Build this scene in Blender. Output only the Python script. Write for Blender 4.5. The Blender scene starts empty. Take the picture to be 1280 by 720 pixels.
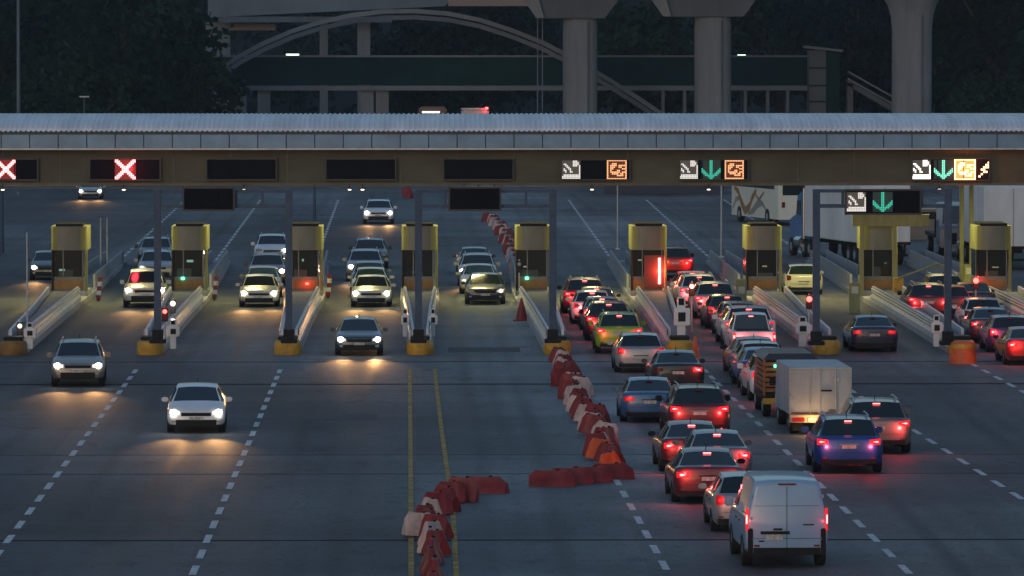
import bpy, bmesh, math, random
from mathutils import Vector, Matrix
R = math.radians
random.seed(7)
sc = bpy.context.scene

# ------------------------------------------------------------------ camera
F = 7600.0            # focal length in pixels of the 1280-wide photograph
HC = 11.7             # camera height
VX, HY = 520.0, 47.0  # vanishing point of the lanes / horizon row
cam_d = bpy.data.cameras.new('camera'); cam = bpy.data.objects.new('camera', cam_d)
sc.collection.objects.link(cam); sc.camera = cam
cam_d.sensor_width = 36.0; cam_d.lens = F / 1280.0 * 36.0
cam_d.clip_start = 1.0; cam_d.clip_end = 5000
cam.location = (0, 0, HC)
cam.rotation_euler = (R(90) - math.atan((360 - HY) / F), 0, -math.atan((640 - VX) / F))

# ------------------------------------------------------------------ world, sun, exposure
SUN_EL, SUN_ROT = R(3.0), R(200)
w = bpy.data.worlds.new('World'); sc.world = w; w.use_nodes = True
nt = w.node_tree; nt.nodes.clear()
sky = nt.nodes.new('ShaderNodeTexSky'); sky.sky_type = 'NISHITA'; sky.sun_disc = False
sky.sun_elevation = SUN_EL; sky.sun_rotation = SUN_ROT; sky.air_density = 1.3; sky.dust_density = 1.5; sky.ozone_density = 3.0
hs = nt.nodes.new('ShaderNodeHueSaturation'); hs.inputs['Saturation'].default_value = 0.75
bg = nt.nodes.new('ShaderNodeBackground'); bg.inputs['Strength'].default_value = 0.12
out = nt.nodes.new('ShaderNodeOutputWorld')
tint = nt.nodes.new('ShaderNodeMix'); tint.data_type = 'RGBA'; tint.blend_type = 'MULTIPLY'; tint.inputs['Factor'].default_value = 1
tint.inputs['B'].default_value = (.87, .98, 1.09, 1)
nt.links.new(sky.outputs[0], hs.inputs['Color']); nt.links.new(hs.outputs[0], tint.inputs['A']); nt.links.new(tint.outputs['Result'], bg.inputs['Color']); nt.links.new(bg.outputs[0], out.inputs[0])
sd = bpy.data.lights.new('sun', 'SUN'); sd.energy = 0.05; sd.angle = R(25); sd.color = (1.0, .86, .74)
so = bpy.data.objects.new('sun', sd); sc.collection.objects.link(so)
# NISHITA: rotation 0 -> sun over +Y, clockwise seen from above
sdir = Vector((math.sin(SUN_ROT) * math.cos(R(14)), math.cos(SUN_ROT) * math.cos(R(14)), math.sin(R(14))))
so.rotation_euler = sdir.to_track_quat('Z', 'Y').to_euler()
sc.view_settings.view_transform = 'Standard'; sc.view_settings.look = 'None'
sc.view_settings.exposure = 1.43; sc.view_settings.gamma = 1.0
sc.render.engine = 'CYCLES'
sc.cycles.use_denoising = True
sc.cycles.sample_clamp_indirect = 4.0; sc.cycles.sample_clamp_direct = 0
sc.cycles.max_bounces = 6; sc.cycles.diffuse_bounces = 2; sc.cycles.glossy_bounces = 3; sc.cycles.transmission_bounces = 4
sc.cycles.caustics_reflective = False; sc.cycles.caustics_refractive = False
sc.cycles.use_light_tree = True

# ------------------------------------------------------------------ pixel <-> world
def Dz(py, z=0.0): return F * (HC - z) / (py - HY)
def P(px, py, z=0.0):
    d = Dz(py, z); return ((px - VX) * d / F, d)
def X(px, d): return (px - VX) * d / F
def Z(py, d): return HC - (py - HY) * d / F

# ------------------------------------------------------------------ materials
MATS = {}
def pm(name, col, rough=.6, metal=0.0, nscale=0, namt=.15, bump=0, coat=0, spec=.5, streak=None):
    if name in MATS: return MATS[name]
    m = bpy.data.materials.new(name); m.use_nodes = True
    n = m.node_tree.nodes; l = m.node_tree.links; b = n['Principled BSDF']
    b.inputs['Base Color'].default_value = (*col, 1); b.inputs['Roughness'].default_value = rough
    b.inputs['Metallic'].default_value = metal; b.inputs['Coat Weight'].default_value = coat
    b.inputs['Coat Roughness'].default_value = .08; b.inputs['Specular IOR Level'].default_value = spec
    if nscale:
        tc = n.new('ShaderNodeTexCoord'); mp = n.new('ShaderNodeMapping'); nz = n.new('ShaderNodeTexNoise')
        nz.inputs['Scale'].default_value = nscale; nz.inputs['Detail'].default_value = 6; nz.inputs['Roughness'].default_value = .62
        if streak: mp.inputs['Scale'].default_value = streak
        l.new(tc.outputs['Object'], mp.inputs[0]); l.new(mp.outputs[0], nz.inputs['Vector'])
        cr = n.new('ShaderNodeValToRGB')
        cr.color_ramp.elements[0].position = .3; cr.color_ramp.elements[1].position = .7
        cr.color_ramp.elements[0].color = (*[max(0, c * (1 - namt)) for c in col], 1)
        cr.color_ramp.elements[1].color = (*[min(1, c * (1 + namt)) for c in col], 1)
        l.new(nz.outputs['Fac'], cr.inputs[0]); l.new(cr.outputs[0], b.inputs['Base Color'])
        if bump:
            bp = n.new('ShaderNodeBump'); bp.inputs['Strength'].default_value = bump; bp.inputs['Distance'].default_value = .02
            l.new(nz.outputs['Fac'], bp.inputs['Height']); l.new(bp.outputs[0], b.inputs['Normal'])
    MATS[name] = m; return m
def em(name, col, s, base=(.02, .02, .02)):
    if name in MATS: return MATS[name]
    m = bpy.data.materials.new(name); m.use_nodes = True; b = m.node_tree.nodes['Principled BSDF']
    b.inputs['Base Color'].default_value = (*base, 1); b.inputs['Roughness'].default_value = .3
    b.inputs['Emission Color'].default_value = (*col, 1); b.inputs['Emission Strength'].default_value = s
    MATS[name] = m; return m

def road_material():
    m = bpy.data.materials.new('asphalt_concrete'); m.use_nodes = True
    n = m.node_tree.nodes; l = m.node_tree.links; b = n['Principled BSDF']
    tc = n.new('ShaderNodeTexCoord')
    def noise(scale, sx, sy, det=6):
        mp = n.new('ShaderNodeMapping'); mp.inputs['Scale'].default_value = (sx, sy, 1)
        nz = n.new('ShaderNodeTexNoise'); nz.inputs['Scale'].default_value = scale; nz.inputs['Detail'].default_value = det
        l.new(tc.outputs['Object'], mp.inputs[0]); l.new(mp.outputs[0], nz.inputs['Vector']); return nz
    big = noise(.06, 1.6, .5); strk = noise(1.0, .55, .02, 3); fine = noise(9, 1, 1); slab = noise(.16, .1, 1.1, 4)
    def ramp(src, a, c0, c, c1):
        r = n.new('ShaderNodeValToRGB'); r.color_ramp.elements[0].position = a; r.color_ramp.elements[1].position = c
        r.color_ramp.elements[0].color = (c0, c0, c0, 1); r.color_ramp.elements[1].color = (c1, c1, c1, 1)
        l.new(src.outputs['Fac'], r.inputs[0]); return r
    def mul(a, c):
        x = n.new('ShaderNodeMix'); x.data_type = 'RGBA'; x.blend_type = 'MULTIPLY'; x.inputs['Factor'].default_value = 1
        l.new(a, x.inputs['A']); l.new(c, x.inputs['B']); return x.outputs['Result']
    base = n.new('ShaderNodeRGB'); base.outputs[0].default_value = (.180, .196, .208, 1)
    c = mul(base.outputs[0], ramp(big, .32, .62, .68, 1.3).outputs[0])
    c = mul(c, ramp(strk, .3, .62, .65, 1.12).outputs[0])
    c = mul(c, ramp(fine, .3, .8, .7, 1.2).outputs[0])
    c = mul(c, ramp(slab, .35, .84, .65, 1.14).outputs[0])
    sp = n.new('ShaderNodeSeparateXYZ'); l.new(tc.outputs['Object'], sp.inputs[0])
    def M(op, a, b_=None, c_=None):
        x = n.new('ShaderNodeMath'); x.operation = op
        for i, v in enumerate((a, b_, c_)):
            if v is None: continue
            if isinstance(v, (int, float)): x.inputs[i].default_value = v
            else: l.new(v, x.inputs[i])
        return x.outputs[0]
    wob = noise(.05, 1, .25, 2)
    xx = M('ADD', sp.outputs['X'], M('MULTIPLY', M('SUBTRACT', wob.outputs['Fac'], .5), 1.6))
    dd = M('ABSOLUTE', M('SUBTRACT', M('FLOORED_MODULO', xx, 5.1), 2.55))
    def band(c0, wd): 
        q = M('DIVIDE', M('SUBTRACT', dd, c0), wd); return M('EXPONENT', M('MULTIPLY', M('MULTIPLY', q, q), -1.0))
    patchy = ramp(noise(.5, .6, .06, 4), .35, .15, .62, 1.0)
    trk = M('MULTIPLY', M('ADD', band(.85, .28), M('MULTIPLY', band(0, .3), .55)), patchy.outputs[0])
    tr = M('SUBTRACT', 1.0, M('MULTIPLY', trk, .5))
    c = mul(c, tr)
    blot = ramp(noise(.9, 1, .35, 3), .60, 1.0, .74, .62); c = mul(c, blot.outputs[0]); wide = ramp(noise(.045, 1.2, .35, 5), .38, .62, .62, 1.18); c = mul(c, wide.outputs[0])
    crk = noise(1.4, 1, .5, 8); ck = M('ABSOLUTE', M('SUBTRACT', crk.outputs['Fac'], .5)); cm_ = n.new('ShaderNodeMapRange'); cm_.inputs['From Max'].default_value = .012; cm_.inputs['To Min'].default_value = .55; l.new(ck, cm_.inputs['Value']); c = mul(c, cm_.outputs[0])
    # slab tone: every cast slab is a little lighter or darker than its neighbour
    sep = n.new('ShaderNodeSeparateXYZ'); l.new(tc.outputs['Object'], sep.inputs[0])
    dv = n.new('ShaderNodeMath'); dv.operation = 'DIVIDE'; dv.inputs[1].default_value = 5.1; l.new(sep.outputs['X'], dv.inputs[0])
    fl = n.new('ShaderNodeMath'); fl.operation = 'FLOOR'; l.new(dv.outputs[0], fl.inputs[0])
    dy = n.new('ShaderNodeMath'); dy.operation = 'DIVIDE'; dy.inputs[1].default_value = 21; l.new(sep.outputs['Y'], dy.inputs[0])
    fy = n.new('ShaderNodeMath'); fy.operation = 'FLOOR'; l.new(dy.outputs[0], fy.inputs[0])
    cx = n.new('ShaderNodeCombineXYZ'); l.new(fl.outputs[0], cx.inputs[0]); l.new(fy.outputs[0], cx.inputs[1])
    wn = n.new('ShaderNodeTexWhiteNoise'); l.new(cx.outputs[0], wn.inputs['Vector'])
    mr = n.new('ShaderNodeMapRange'); mr.inputs['To Min'].default_value = .86; mr.inputs['To Max'].default_value = 1.12; l.new(wn.outputs['Value'], mr.inputs['Value'])
    c = mul(c, mr.outputs[0])
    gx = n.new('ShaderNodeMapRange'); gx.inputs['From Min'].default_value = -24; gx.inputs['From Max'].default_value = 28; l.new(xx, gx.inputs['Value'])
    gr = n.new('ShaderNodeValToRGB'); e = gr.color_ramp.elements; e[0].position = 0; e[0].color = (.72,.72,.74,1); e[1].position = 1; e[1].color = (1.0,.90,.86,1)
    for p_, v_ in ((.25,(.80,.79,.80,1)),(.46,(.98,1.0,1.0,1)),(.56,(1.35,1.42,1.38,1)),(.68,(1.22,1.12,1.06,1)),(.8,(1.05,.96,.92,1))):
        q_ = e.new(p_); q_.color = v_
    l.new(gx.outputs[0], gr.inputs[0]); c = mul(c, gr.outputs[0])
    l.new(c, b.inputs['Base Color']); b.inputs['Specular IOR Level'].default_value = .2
    rr = n.new('ShaderNodeMapRange'); rr.inputs['From Min'].default_value = .3; rr.inputs['From Max'].default_value = .7
    rr.inputs['To Min'].default_value = .60; rr.inputs['To Max'].default_value = .88
    l.new(strk.outputs['Fac'], rr.inputs['Value']); l.new(M('SUBTRACT', rr.outputs[0], M('MULTIPLY', trk, .10)), b.inputs['Roughness'])
    bp = n.new('ShaderNodeBump'); bp.inputs['Strength'].default_value = .25; bp.inputs['Distance'].default_value = .01
    l.new(fine.outputs['Fac'], bp.inputs['Height']); l.new(bp.outputs[0], b.inputs['Normal'])
    return m
ROAD = road_material()
PAINT_W = pm('road_paint_white', (.62, .63, .64), .8, nscale=6, namt=.45, spec=.2)
PAINT_Y = pm('road_paint_yellow', (.40, .27, .08), .8, nscale=1.5, namt=.5, spec=.2)
TAR = pm('joint_tar', (.018, .02, .024), .95, spec=.1)
GRASS = pm('dark_ground', (.03, .045, .03), .9, nscale=.15, namt=.5)
CONC = pm('pier_concrete', (.18, .20, .215), .85, nscale=.5, namt=.28, bump=.2, streak=(1, 1, .15))
CONC2 = pm('island_concrete', (.36, .37, .38), .8, nscale=2, namt=.25, bump=.2)
CONCD = pm('ramp_concrete', (.10, .12, .14), .85, nscale=.3, namt=.3, streak=(1, 1, .2))
GALV = pm('galvanised_steel', (.45, .47, .5), .45, .6, nscale=2, namt=.2)
ROOFM = pm('canopy_roof_metal', (.78, .80, .82), .45, .2, nscale=.5, namt=.2, streak=(3, .2, .2))
PANEL = pm('parapet_panel', (.15, .27, .40), .3, .2, nscale=.8, namt=.22)
FASC = pm('fascia_sheet', (.080, .078, .046), .6, 0, nscale=.35, namt=.3, streak=(1, 1, 2.5))
DKBLUE = pm('gantry_blue_steel', (.035, .07, .13), .45, .3, nscale=3, namt=.25)
BLACK = pm('sign_black', (.004, .005, .010), .7, spec=.15)
BLACKR = pm('rubber_black', (.015, .015, .016), .75, nscale=8, namt=.3)
YEL = pm('booth_yellow', (.235, .24, .095), .5, nscale=2.5, namt=.25, streak=(1, 1, .3))
BOOTHG = pm('booth_grey', (.17, .18, .165), .5, .1, nscale=2, namt=.2, streak=(1, 1, .3))
ORB = pm('booth_band_brown', (.26, .13, .03), .55, nscale=3, namt=.3)
NOSE = pm('nose_yellow', (.55, .30, .03), .55, nscale=3, namt=.35)
GLASS = pm('car_glass', (.010, .022, .028), .07, 0, spec=.8)
BGLASS = pm('booth_glass', (.006, .014, .014), .12, 0, spec=.5)
TRIM = pm('black_plastic_trim', (.010, .011, .013), .6, spec=.25)
CHROME = pm('chrome_trim', (.6, .62, .65), .2, .9)
PLATE = pm('plate_white', (.42, .43, .42), .5, nscale=14, namt=.5, streak=(1, 1, .5))
REDP = pm('barrier_red_plastic', (.215, .013, .012), .5, nscale=3, namt=.35)
WHP = pm('barrier_white_plastic', (.55, .40, .35), .55, nscale=3, namt=.3)
ORP = pm('barrier_orange_plastic', (.75, .12, .02), .5, nscale=3, namt=.25)
FOL = [pm('foliage_a', (.012, .032, .026), .9, nscale=.12, namt=.6, spec=.08), pm('foliage_b', (.009, .025, .024), .9, nscale=.12, namt=.6, spec=.08), pm('foliage_c', (.018, .038, .024), .9, nscale=.12, namt=.6, spec=.08)]
BARK = pm('bark', (.05, .04, .03), .9)
TEAL = pm('walkway_teal_panel', (.007, .034, .036), .8, nscale=.3, namt=.3, spec=.1)
ARCHM = pm('arch_steel', (.11, .145, .18), .5, .2, nscale=.3, namt=.2)
HEAD_ON = em('headlight_lit', (1, .9, .78), .5)
HEAD_CORE = em('headlight_core_lit', (1, .88, .70), 14)
HEAD_DIM = em('headlight_dim', (1, .9, .75), .15, (.3, .3, .3))
HEAD_OFF = pm('headlight_off', (.35, .36, .37), .15)
TAIL_ON = em('brake_lens_lit', (1, .012, .02), .42, (.2, .005, .005))
TAIL_CORE = em('brake_core_lit', (1, .12, .12), 3.2)
TAIL_DIM = em('tail_lens_dim', (1, .02, .03), .10, (.2, .005, .005))
TAIL_OFF = pm('tail_lens_off', (.16, .006, .008), .25)
LED_R = em('led_red', (1, .20, .20), 2.6)
LED_RG = em('led_red_ground', (1, .0, .02), .07)
LED_W = em('led_white', (1, .93, .84), .38)
LED_WB = em('led_white_bright', (1, .86, .76), 1.0)
LED_G = em('led_green', (.04, .75, .5), .30)
LED_GB = em('led_green_bright', (.22, .9, .62), .55)
LED_O = em('led_orange', (1, .46, .20), .55)
LED_OB = em('led_orange_bright', (1, .45, .22), 2.2)
LAMP_W = em('lamp_white', (1, .88, .66), 1.1)
LAMP_R = em('lamp_red', (1, .06, .05), 3)
LAMP_RT = em('lamp_red_tube', (1, .16, .11), 9)
LAMP_G = em('lamp_green', (.1, .9, .5), 2)
LAMP_FAR = em('lamp_far', (.8, 1, .85), 1.5)

# ------------------------------------------------------------------ mesh helpers
col = sc.collection
class MB:
    def __init__(s): s.v = []; s.f = []
    def add(s, vs, fs):
        o = len(s.v); s.v += [tuple(v) for v in vs]; s.f += [tuple(i + o for i in f) for f in fs]; return s
    def box(s, x0, x1, y0, y1, z0, z1):
        return s.add([(x0,y0,z0),(x1,y0,z0),(x1,y1,z0),(x0,y1,z0),(x0,y0,z1),(x1,y0,z1),(x1,y1,z1),(x0,y1,z1)],
                     [(0,3,2,1),(4,5,6,7),(0,1,5,4),(1,2,6,5),(2,3,7,6),(3,0,4,7)])
    def cbox(s, x, y, z, sx, sy, sz): return s.box(x-sx/2, x+sx/2, y-sy/2, y+sy/2, z-sz/2, z+sz/2)
    def loft(s, rings, cap=True, closed=True):
        n = len(rings[0]); vs = [p for r in rings for p in r]; fs = []
        for i in range(len(rings)-1):
            for j in range(n if closed else n-1):
                a = i*n+j; b = i*n+(j+1)%n; fs.append((a, b, b+n, a+n))
        if cap:
            fs.append(tuple(range(n-1, -1, -1))); fs.append(tuple(range((len(rings)-1)*n, len(rings)*n)))
        return s.add(vs, fs)
    def tube(s, a, b, r0, r1=None, n=10, cap=True):
        r1 = r0 if r1 is None else r1; a = Vector(a); b = Vector(b); d = (b-a).normalized()
        u = d.orthogonal().normalized(); v = d.cross(u)
        rg = lambda c, r: [tuple(c + u*math.cos(2*math.pi*k/n)*r + v*math.sin(2*math.pi*k/n)*r) for k in range(n)]
        return s.loft([rg(a, r0), rg(b, r1)], cap)
    def path(s, pts, r, n=8):
        for a, b in zip(pts[:-1], pts[1:]): s.tube(a, b, r, n=n)
        return s
    def prism(s, poly, axis, a, b):   # poly in the other two axes
        def pt(p, c):
            return {'x': (c, p[0], p[1]), 'y': (p[0], c, p[1]), 'z': (p[0], p[1], c)}[axis]
        return s.loft([[pt(p, a) for p in poly], [pt(p, b) for p in poly]])
    def build(s, name, mat, parent=None, smooth=0, bevel=0, mats=None, fm=None):
        me = bpy.data.meshes.new(name); me.from_pydata(s.v, [], s.f); 
        bm = bmesh.new(); bm.from_mesh(me); bmesh.ops.recalc_face_normals(bm, faces=bm.faces)
        if bevel:
            es = [e for e in bm.edges if len(e.link_faces) == 2 and e.calc_face_angle(0) > .6]
            bmesh.ops.bevel(bm, geom=es, offset=bevel, segments=2, affect='EDGES', clamp_overlap=True)
        bm.to_mesh(me); bm.free()
        me.materials.append(mat)
        if smooth:
            me.shade_smooth(); me.set_sharp_from_angle(angle=R(smooth))
        o = bpy.data.objects.new(name, me); col.objects.link(o)
        if parent: o.parent = parent
        return o
def tag(o, label=None, cat=None, group=None, kind=None):
    if label: o['label'] = label
    if cat: o['category'] = cat
    if group: o['group'] = group
    if kind: o['kind'] = kind
    return o
def empty(name, loc=(0,0,0), rz=0, label=None, cat=None, group=None):
    o = bpy.data.objects.new(name, None); o.empty_display_size = .3; col.objects.link(o); o.location = loc; o.rotation_euler = (0,0,rz)
    return tag(o, label, cat, group)
def copy_tree(o, parent=None):
    c = o.copy(); col.objects.link(c)
    if parent: c.parent = parent
    for ch in list(o.children): copy_tree(ch, c)
    return c
def setmat(o, m):
    o.material_slots[0].link = 'OBJECT'; o.material_slots[0].material = m
def light(name, kind, parent, loc, energy, color, rot=None, size=.1, spot=60, blend=.6):
    d = bpy.data.lights.new(name, kind); d.energy = energy; d.color = color
    if kind == 'SPOT': d.spot_size = R(spot); d.spot_blend = blend; d.shadow_soft_size = size
    elif kind == 'POINT': d.shadow_soft_size = size
    else: d.size = size
    if name == 'rear_glow': d.specular_factor = .35
    o = bpy.data.objects.new(name, d); col.objects.link(o); o.location = loc
    if rot: o.rotation_euler = rot
    if parent: o.parent = parent
    return o

# ------------------------------------------------------------------ ground
g = MB(); g.add([(-320,-30,-.02),(320,-30,-.02),(320,900,-.02),(-320,900,-.02)], [(0,1,2,3)]); tag(g.build('ground', GRASS), kind='structure')
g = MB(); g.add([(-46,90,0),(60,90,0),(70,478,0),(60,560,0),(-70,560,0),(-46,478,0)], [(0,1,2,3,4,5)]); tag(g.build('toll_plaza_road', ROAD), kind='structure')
# transverse expansion joints
for py, h in ((452.5, .16), (480.5, .28), (593, .05), (676.3, .13), (569, .04)):
    d = Dz(py); g = MB(); g.box(-40, 44, d-h, d+h, .0, .004); tag(g.build('expansion_joint', TAR), kind='structure')
def dashes(p0, p1, d_on=2.3, d_per=4.2, wid=.165, jit=0):
    (x0, y0), (x1, y1) = p0, p1
    L = math.hypot(x1-x0, y1-y0); ux, uy = (x1-x0)/L, (y1-y0)/L; g = MB(); t = 0
    while t < L:
        a = t; b = min(t+d_on, L); nx, ny = -uy*wid/2, ux*wid/2
        ax, ay, bx, by = x0+ux*a, y0+uy*a, x0+ux*b, y0+uy*b
        g.add([(ax-nx,ay-ny,.008),(bx-nx,by-ny,.008),(bx+nx,by+ny,.008),(ax+nx,ay+ny,.008)], [(0,1,2,3)]); t += d_per
    return g
for a, b in (((170,462),(-60,768)), ((350,462),(205,800)), ((880,462),(1240,820)), ((1062,487),(1290,632)), ((1215,455),(1320,512)), ((770,600),(868,775))):
    tag(dashes(P(*a), P(*b)).build('lane_marking', PAINT_W), kind='structure')
for k, xx in enumerate((-15.4, -10.4, -5.2, 10.2, 15.4, 20.6)):
    tag(dashes((xx, 300), (xx*1.08, 440), 3.4, 5.0, .17).build('lane_marking', PAINT_W), kind='structure')
def line(pts, wid, z, mat, name='lane_marking'):
    g = MB()
    for (a, b) in zip(pts[:-1], pts[1:]):
        g.add([(a[0]-wid/2,a[1],z),(a[0]+wid/2,a[1],z),(b[0]+wid/2,b[1],z),(b[0]-wid/2,b[1],z)], [(0,1,2,3)])
    return tag(g.build(name, mat), kind='structure')
line([P(512,462), P(513,560), P(514,790)], .13, .0125, PAINT_Y)
line([P(543,462), P(552,540), P(566,640), P(574,790)], .13, .0125, PAINT_Y)
# repair patches and skid marks
for (x0,y0,x1,y1,c) in ((-20,149,-12.5,152,.0),(12,196,14.2,201,0),(-3.5,186,-1.2,189,0),(1.2,226,3.9,229.5,0)):
    g = MB(); g.box(x0,x1,y0,y1,.0,.004); tag(g.build('road_patch', pm('patch_asphalt', (.075,.085,.092), .95, nscale=5, namt=.3)), kind='structure')

# ------------------------------------------------------------------ cars
KINDS = {
 'sedan': dict(L=4.5, hw=.88, st=[(.7,.82,.90,0),(1.2,.88,.97,'c'),(2.0,.91,1.39,.60),(2.45,.92,1.452,.625),(2.60,.92,1.458,.625),(2.68,.92,1.458,.625),(3.1,.93,1.44,.615),(3.38,.94,1.39,.59),(4.0,.97,1.07,'d'),(4.28,.96,1.06,0)],
               rear=[(.22,.965,1.06),(.124,.955,1.05),(.055,.94,1.03),(.02,.91,1.0),(0,.88,.96)], wh=(.82,3.5), r=.315),
 'hatch': dict(L=4.0, hw=.86, st=[(.6,.84,.92,0),(1.0,.92,1.01,'c'),(1.75,.95,1.42,.60),(2.2,.96,1.495,.63),(2.32,.96,1.50,.63),(2.40,.96,1.50,.63),(3.0,.97,1.485,.62),(3.42,.98,1.44,.60),(3.78,1.0,1.03,'d')],
               rear=[(.18,.985,1.02),(.11,.97,1.0),(.055,.95,.98),(.02,.92,.95),(0,.88,.90)], wh=(.75,3.2), r=.31),
 'suv': dict(L=4.5, hw=.92, dz=.12, st=[(.6,.97,1.05,0),(1.15,1.04,1.14,'c'),(1.85,1.07,1.60,.66),(2.3,1.08,1.685,.69),(2.5,1.08,1.69,.69),(2.58,1.08,1.69,.69),(3.4,1.09,1.68,.68),(3.98,1.10,1.64,.66),(4.28,1.12,1.16,'d')],
               rear=[(.20,1.11,1.15),(.12,1.09,1.13),(.055,1.07,1.11),(.02,1.03,1.07),(0,.98,1.02)], wh=(.85,3.6), r=.36),
 'pickup': dict(L=5.3, hw=.95, dz=.14, st=[(.7,1.0,1.08,0),(1.35,1.06,1.16,'c'),(2.0,1.09,1.66,.68),(2.4,1.10,1.76,.71),(2.75,1.10,1.765,.71),(2.83,1.10,1.765,.71),(3.3,1.10,1.75,.70),(3.5,1.10,1.70,.68),(3.62,1.10,1.13,'d'),(5.08,1.10,1.12,0)],
               rear=[(.12,1.10,1.12),(.08,1.10,1.12),(.04,1.09,1.11),(.015,1.08,1.10),(0,1.06,1.08)], wh=(.95,4.25), r=.38),
 'van': dict(L=4.8, hw=.92, dz=.10, st=[(.45,1.0,1.08,0),(.9,1.06,1.18,'c'),(1.75,1.10,1.76,.70),(2.2,1.11,1.86,.74),(2.3,1.11,1.865,.74),(2.38,1.11,1.865,.74),(3.6,1.11,1.87,.74),(4.5,1.11,1.85,.73)],
               rear=[(.14,1.11,1.84),(.09,1.11,1.83),(.045,1.10,1.81),(.015,1.09,1.78),(0,1.07,1.74)], wh=(.85,3.85), r=.34),
}
FRONT = [(0,.72),(.02,.81),(.055,.86),(.124,.93),(.22,1.0)]
def plan(lst, x):   # offset at |x| fraction
    x = abs(x)
    if x <= lst[0][1]: return lst[0][0]
    for (a, wa), (b, wb) in zip(lst[:-1], lst[1:]):
        if x <= wb: return a + (b-a)*(x-wa)/(wb-wa)
    return lst[-1][0]
REARW = {'van': [.93,.965,.985,.995,1.0], 'pickup': [.95,.97,.985,.995,1.0]}
def make_car(kind):
    K = KINDS[kind]; L, hw = K['L'], K['hw']; dz = K.get('dz', 0)
    fz = [(.64,.69),(.66,.715),(.69,.745),(.715,.78),(.745,.815)]
    S = []   # y, wf, zl, zb, zt, wr
    for (o, wf), (b, t) in zip(FRONT, fz): S.append((o, wf, .25+dz*.5, b+dz, t+dz, 0))
    for (y, b, t, wr) in K['st']: S.append((y, 1.0, .21+dz*.6, b, t, wr))
    rw = REARW.get(kind, [.72,.81,.86,.93,1.0]); rear = list(zip([r[0] for r in K['rear']][::-1], rw))
    for (o, b, t), wf in zip(K['rear'], rw[::-1]):
        S.append((L-o, wf, .26+dz*.6, b, t, .73 if kind == 'van' else 0))
    cw = next(i for i, s in enumerate(S) if s[5] == 'c')
    gl = next((i for i, s in enumerate(S) if s[5] == 'd'), None)
    rows = []
    for (y, wf, zl, zb, zt, wr) in S:
        h = hw*wf; pts = [(h*.86, zl), (h*.97, zl+.10), (h, zl+(zb-zl)*.5), (h*.992, zb-.13), (h*.955, zb)]
        if wr in (0, 'c', 'd'):
            d = zt-zb; pts += [(h*.92, zb+d*.3), (h*.86, zb+d*.6), (h*.80, zb+d*.78), (h*.42, zb+d*.95), (0, zt)]
        else:
            q = wf if kind == 'van' else 1
            pts += [(h*.935, zb+.02), (wr*q, zt-.10), (wr*q*.93, zt-.035), (wr*q*.5, zt-.008), (0, zt)]
        rows.append([(x, y-L/2, z) for x, z in pts])
    B, W, G, SW = MB(), MB(), MB(), [MB(), MB()]
    # index of intervals with side glass
    cab = [i for i in range(cw, len(S)-1) if (gl is None and S[i][0] < 2.35) or (gl is not None and i < gl)]
    pil = {i for i in cab if abs(S[i+1][0]-S[i][0]) < .1}
    N = 10
    for i in range(len(rows)-1):
        for j in range(N-1):
            for sgn in (1, -1):
                q = [rows[i][j], rows[i+1][j], rows[i+1][j+1], rows[i][j+1]]
                q = [(sgn*x, y, z) for x, y, z in q]
                if j >= 7 and i == cw: tgt = W
                elif j >= 7 and gl is not None and i == gl-1: tgt = G
                elif j == 5 and i in cab and i not in pil and not (kind == 'van' and i > cw+3): tgt = SW[0 if sgn > 0 else 1]
                else: tgt = B
                tgt.add(q, [(0,1,2,3)])
    for rr in (rows[0], rows[-1]):
        ring = [(x, y, z) for x, y, z in rr] + [(-x, y, z) for x, y, z in rr[::-1][1:]]
        B.add(ring, [tuple(range(len(ring)))])
    # floor
    for i in range(len(rows)-1):
        a, b = rows[i][0], rows[i+1][0]; B.add([a, (-a[0],a[1],a[2]), (-b[0],b[1],b[2]), b], [(0,1,2,3)])
    root = empty('car')
    def bm_build(mb, name, mat, par=root, ang=38):
        me = bpy.data.meshes.new(name); me.from_pydata(mb.v, [], mb.f); bm = bmesh.new(); bm.from_mesh(me)
        bmesh.ops.remove_doubles(bm, verts=bm.verts, dist=.0015); bmesh.ops.dissolve_degenerate(bm, edges=bm.edges, dist=.0005)
        bmesh.ops.recalc_face_normals(bm, faces=bm.faces); bm.to_mesh(me); bm.free()
        me.materials.append(mat); me.shade_smooth(); me.set_sharp_from_angle(angle=R(ang))
        o = bpy.data.objects.new(name, me); col.objects.link(o); o.parent = par; return o
    body = bm_build(B, 'body', MATS['paint_default'])
    bm_build(W, 'windscreen', GLASS)
    if G.v: bm_build(G, 'rear_window', GLASS)
    for q in SW: bm_build(q, 'side_window', GLASS)
    # curved patches on the two ends
    def patch(x0, x1, z0, z1, end, out=.014, zs=None, n=6, skew=0, th=.05):
        vs = []; m = MB()
        for k in range(n+1):
            x = x0+(x1-x0)*k/n; f = k/n
            if end < 0: y = -L/2 + plan(FRONT, x/hw) - out
            else: y = L/2 - plan(rear, x/hw) + out
            za, zb_ = z0, z1
            if zs: za, zb_ = z0+(zs[0]-z0)*f, z1+(zs[1]-z1)*f
            vs.append((x, y, za, zb_))
        s = -1 if end < 0 else 1
        rings = [[(x,y,za),(x,y,zb_),(x,y-s*th,zb_),(x,y-s*th,za)] for x,y,za,zb_ in vs]
        m.loft(rings); return m
    zf = dz
    e = -1
    lamp = {'sedan': (.50,.80,.60,.70,(.62,.76)), 'hatch': (.48,.78,.60,.72,(.62,.80)), 'suv': (.50,.84,.74,.86,(.76,.90)), 'pickup': (.54,.88,.74,.92,(.76,.94)), 'van': (.54,.84,.72,.90,(.78,1.0))}[kind]
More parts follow.
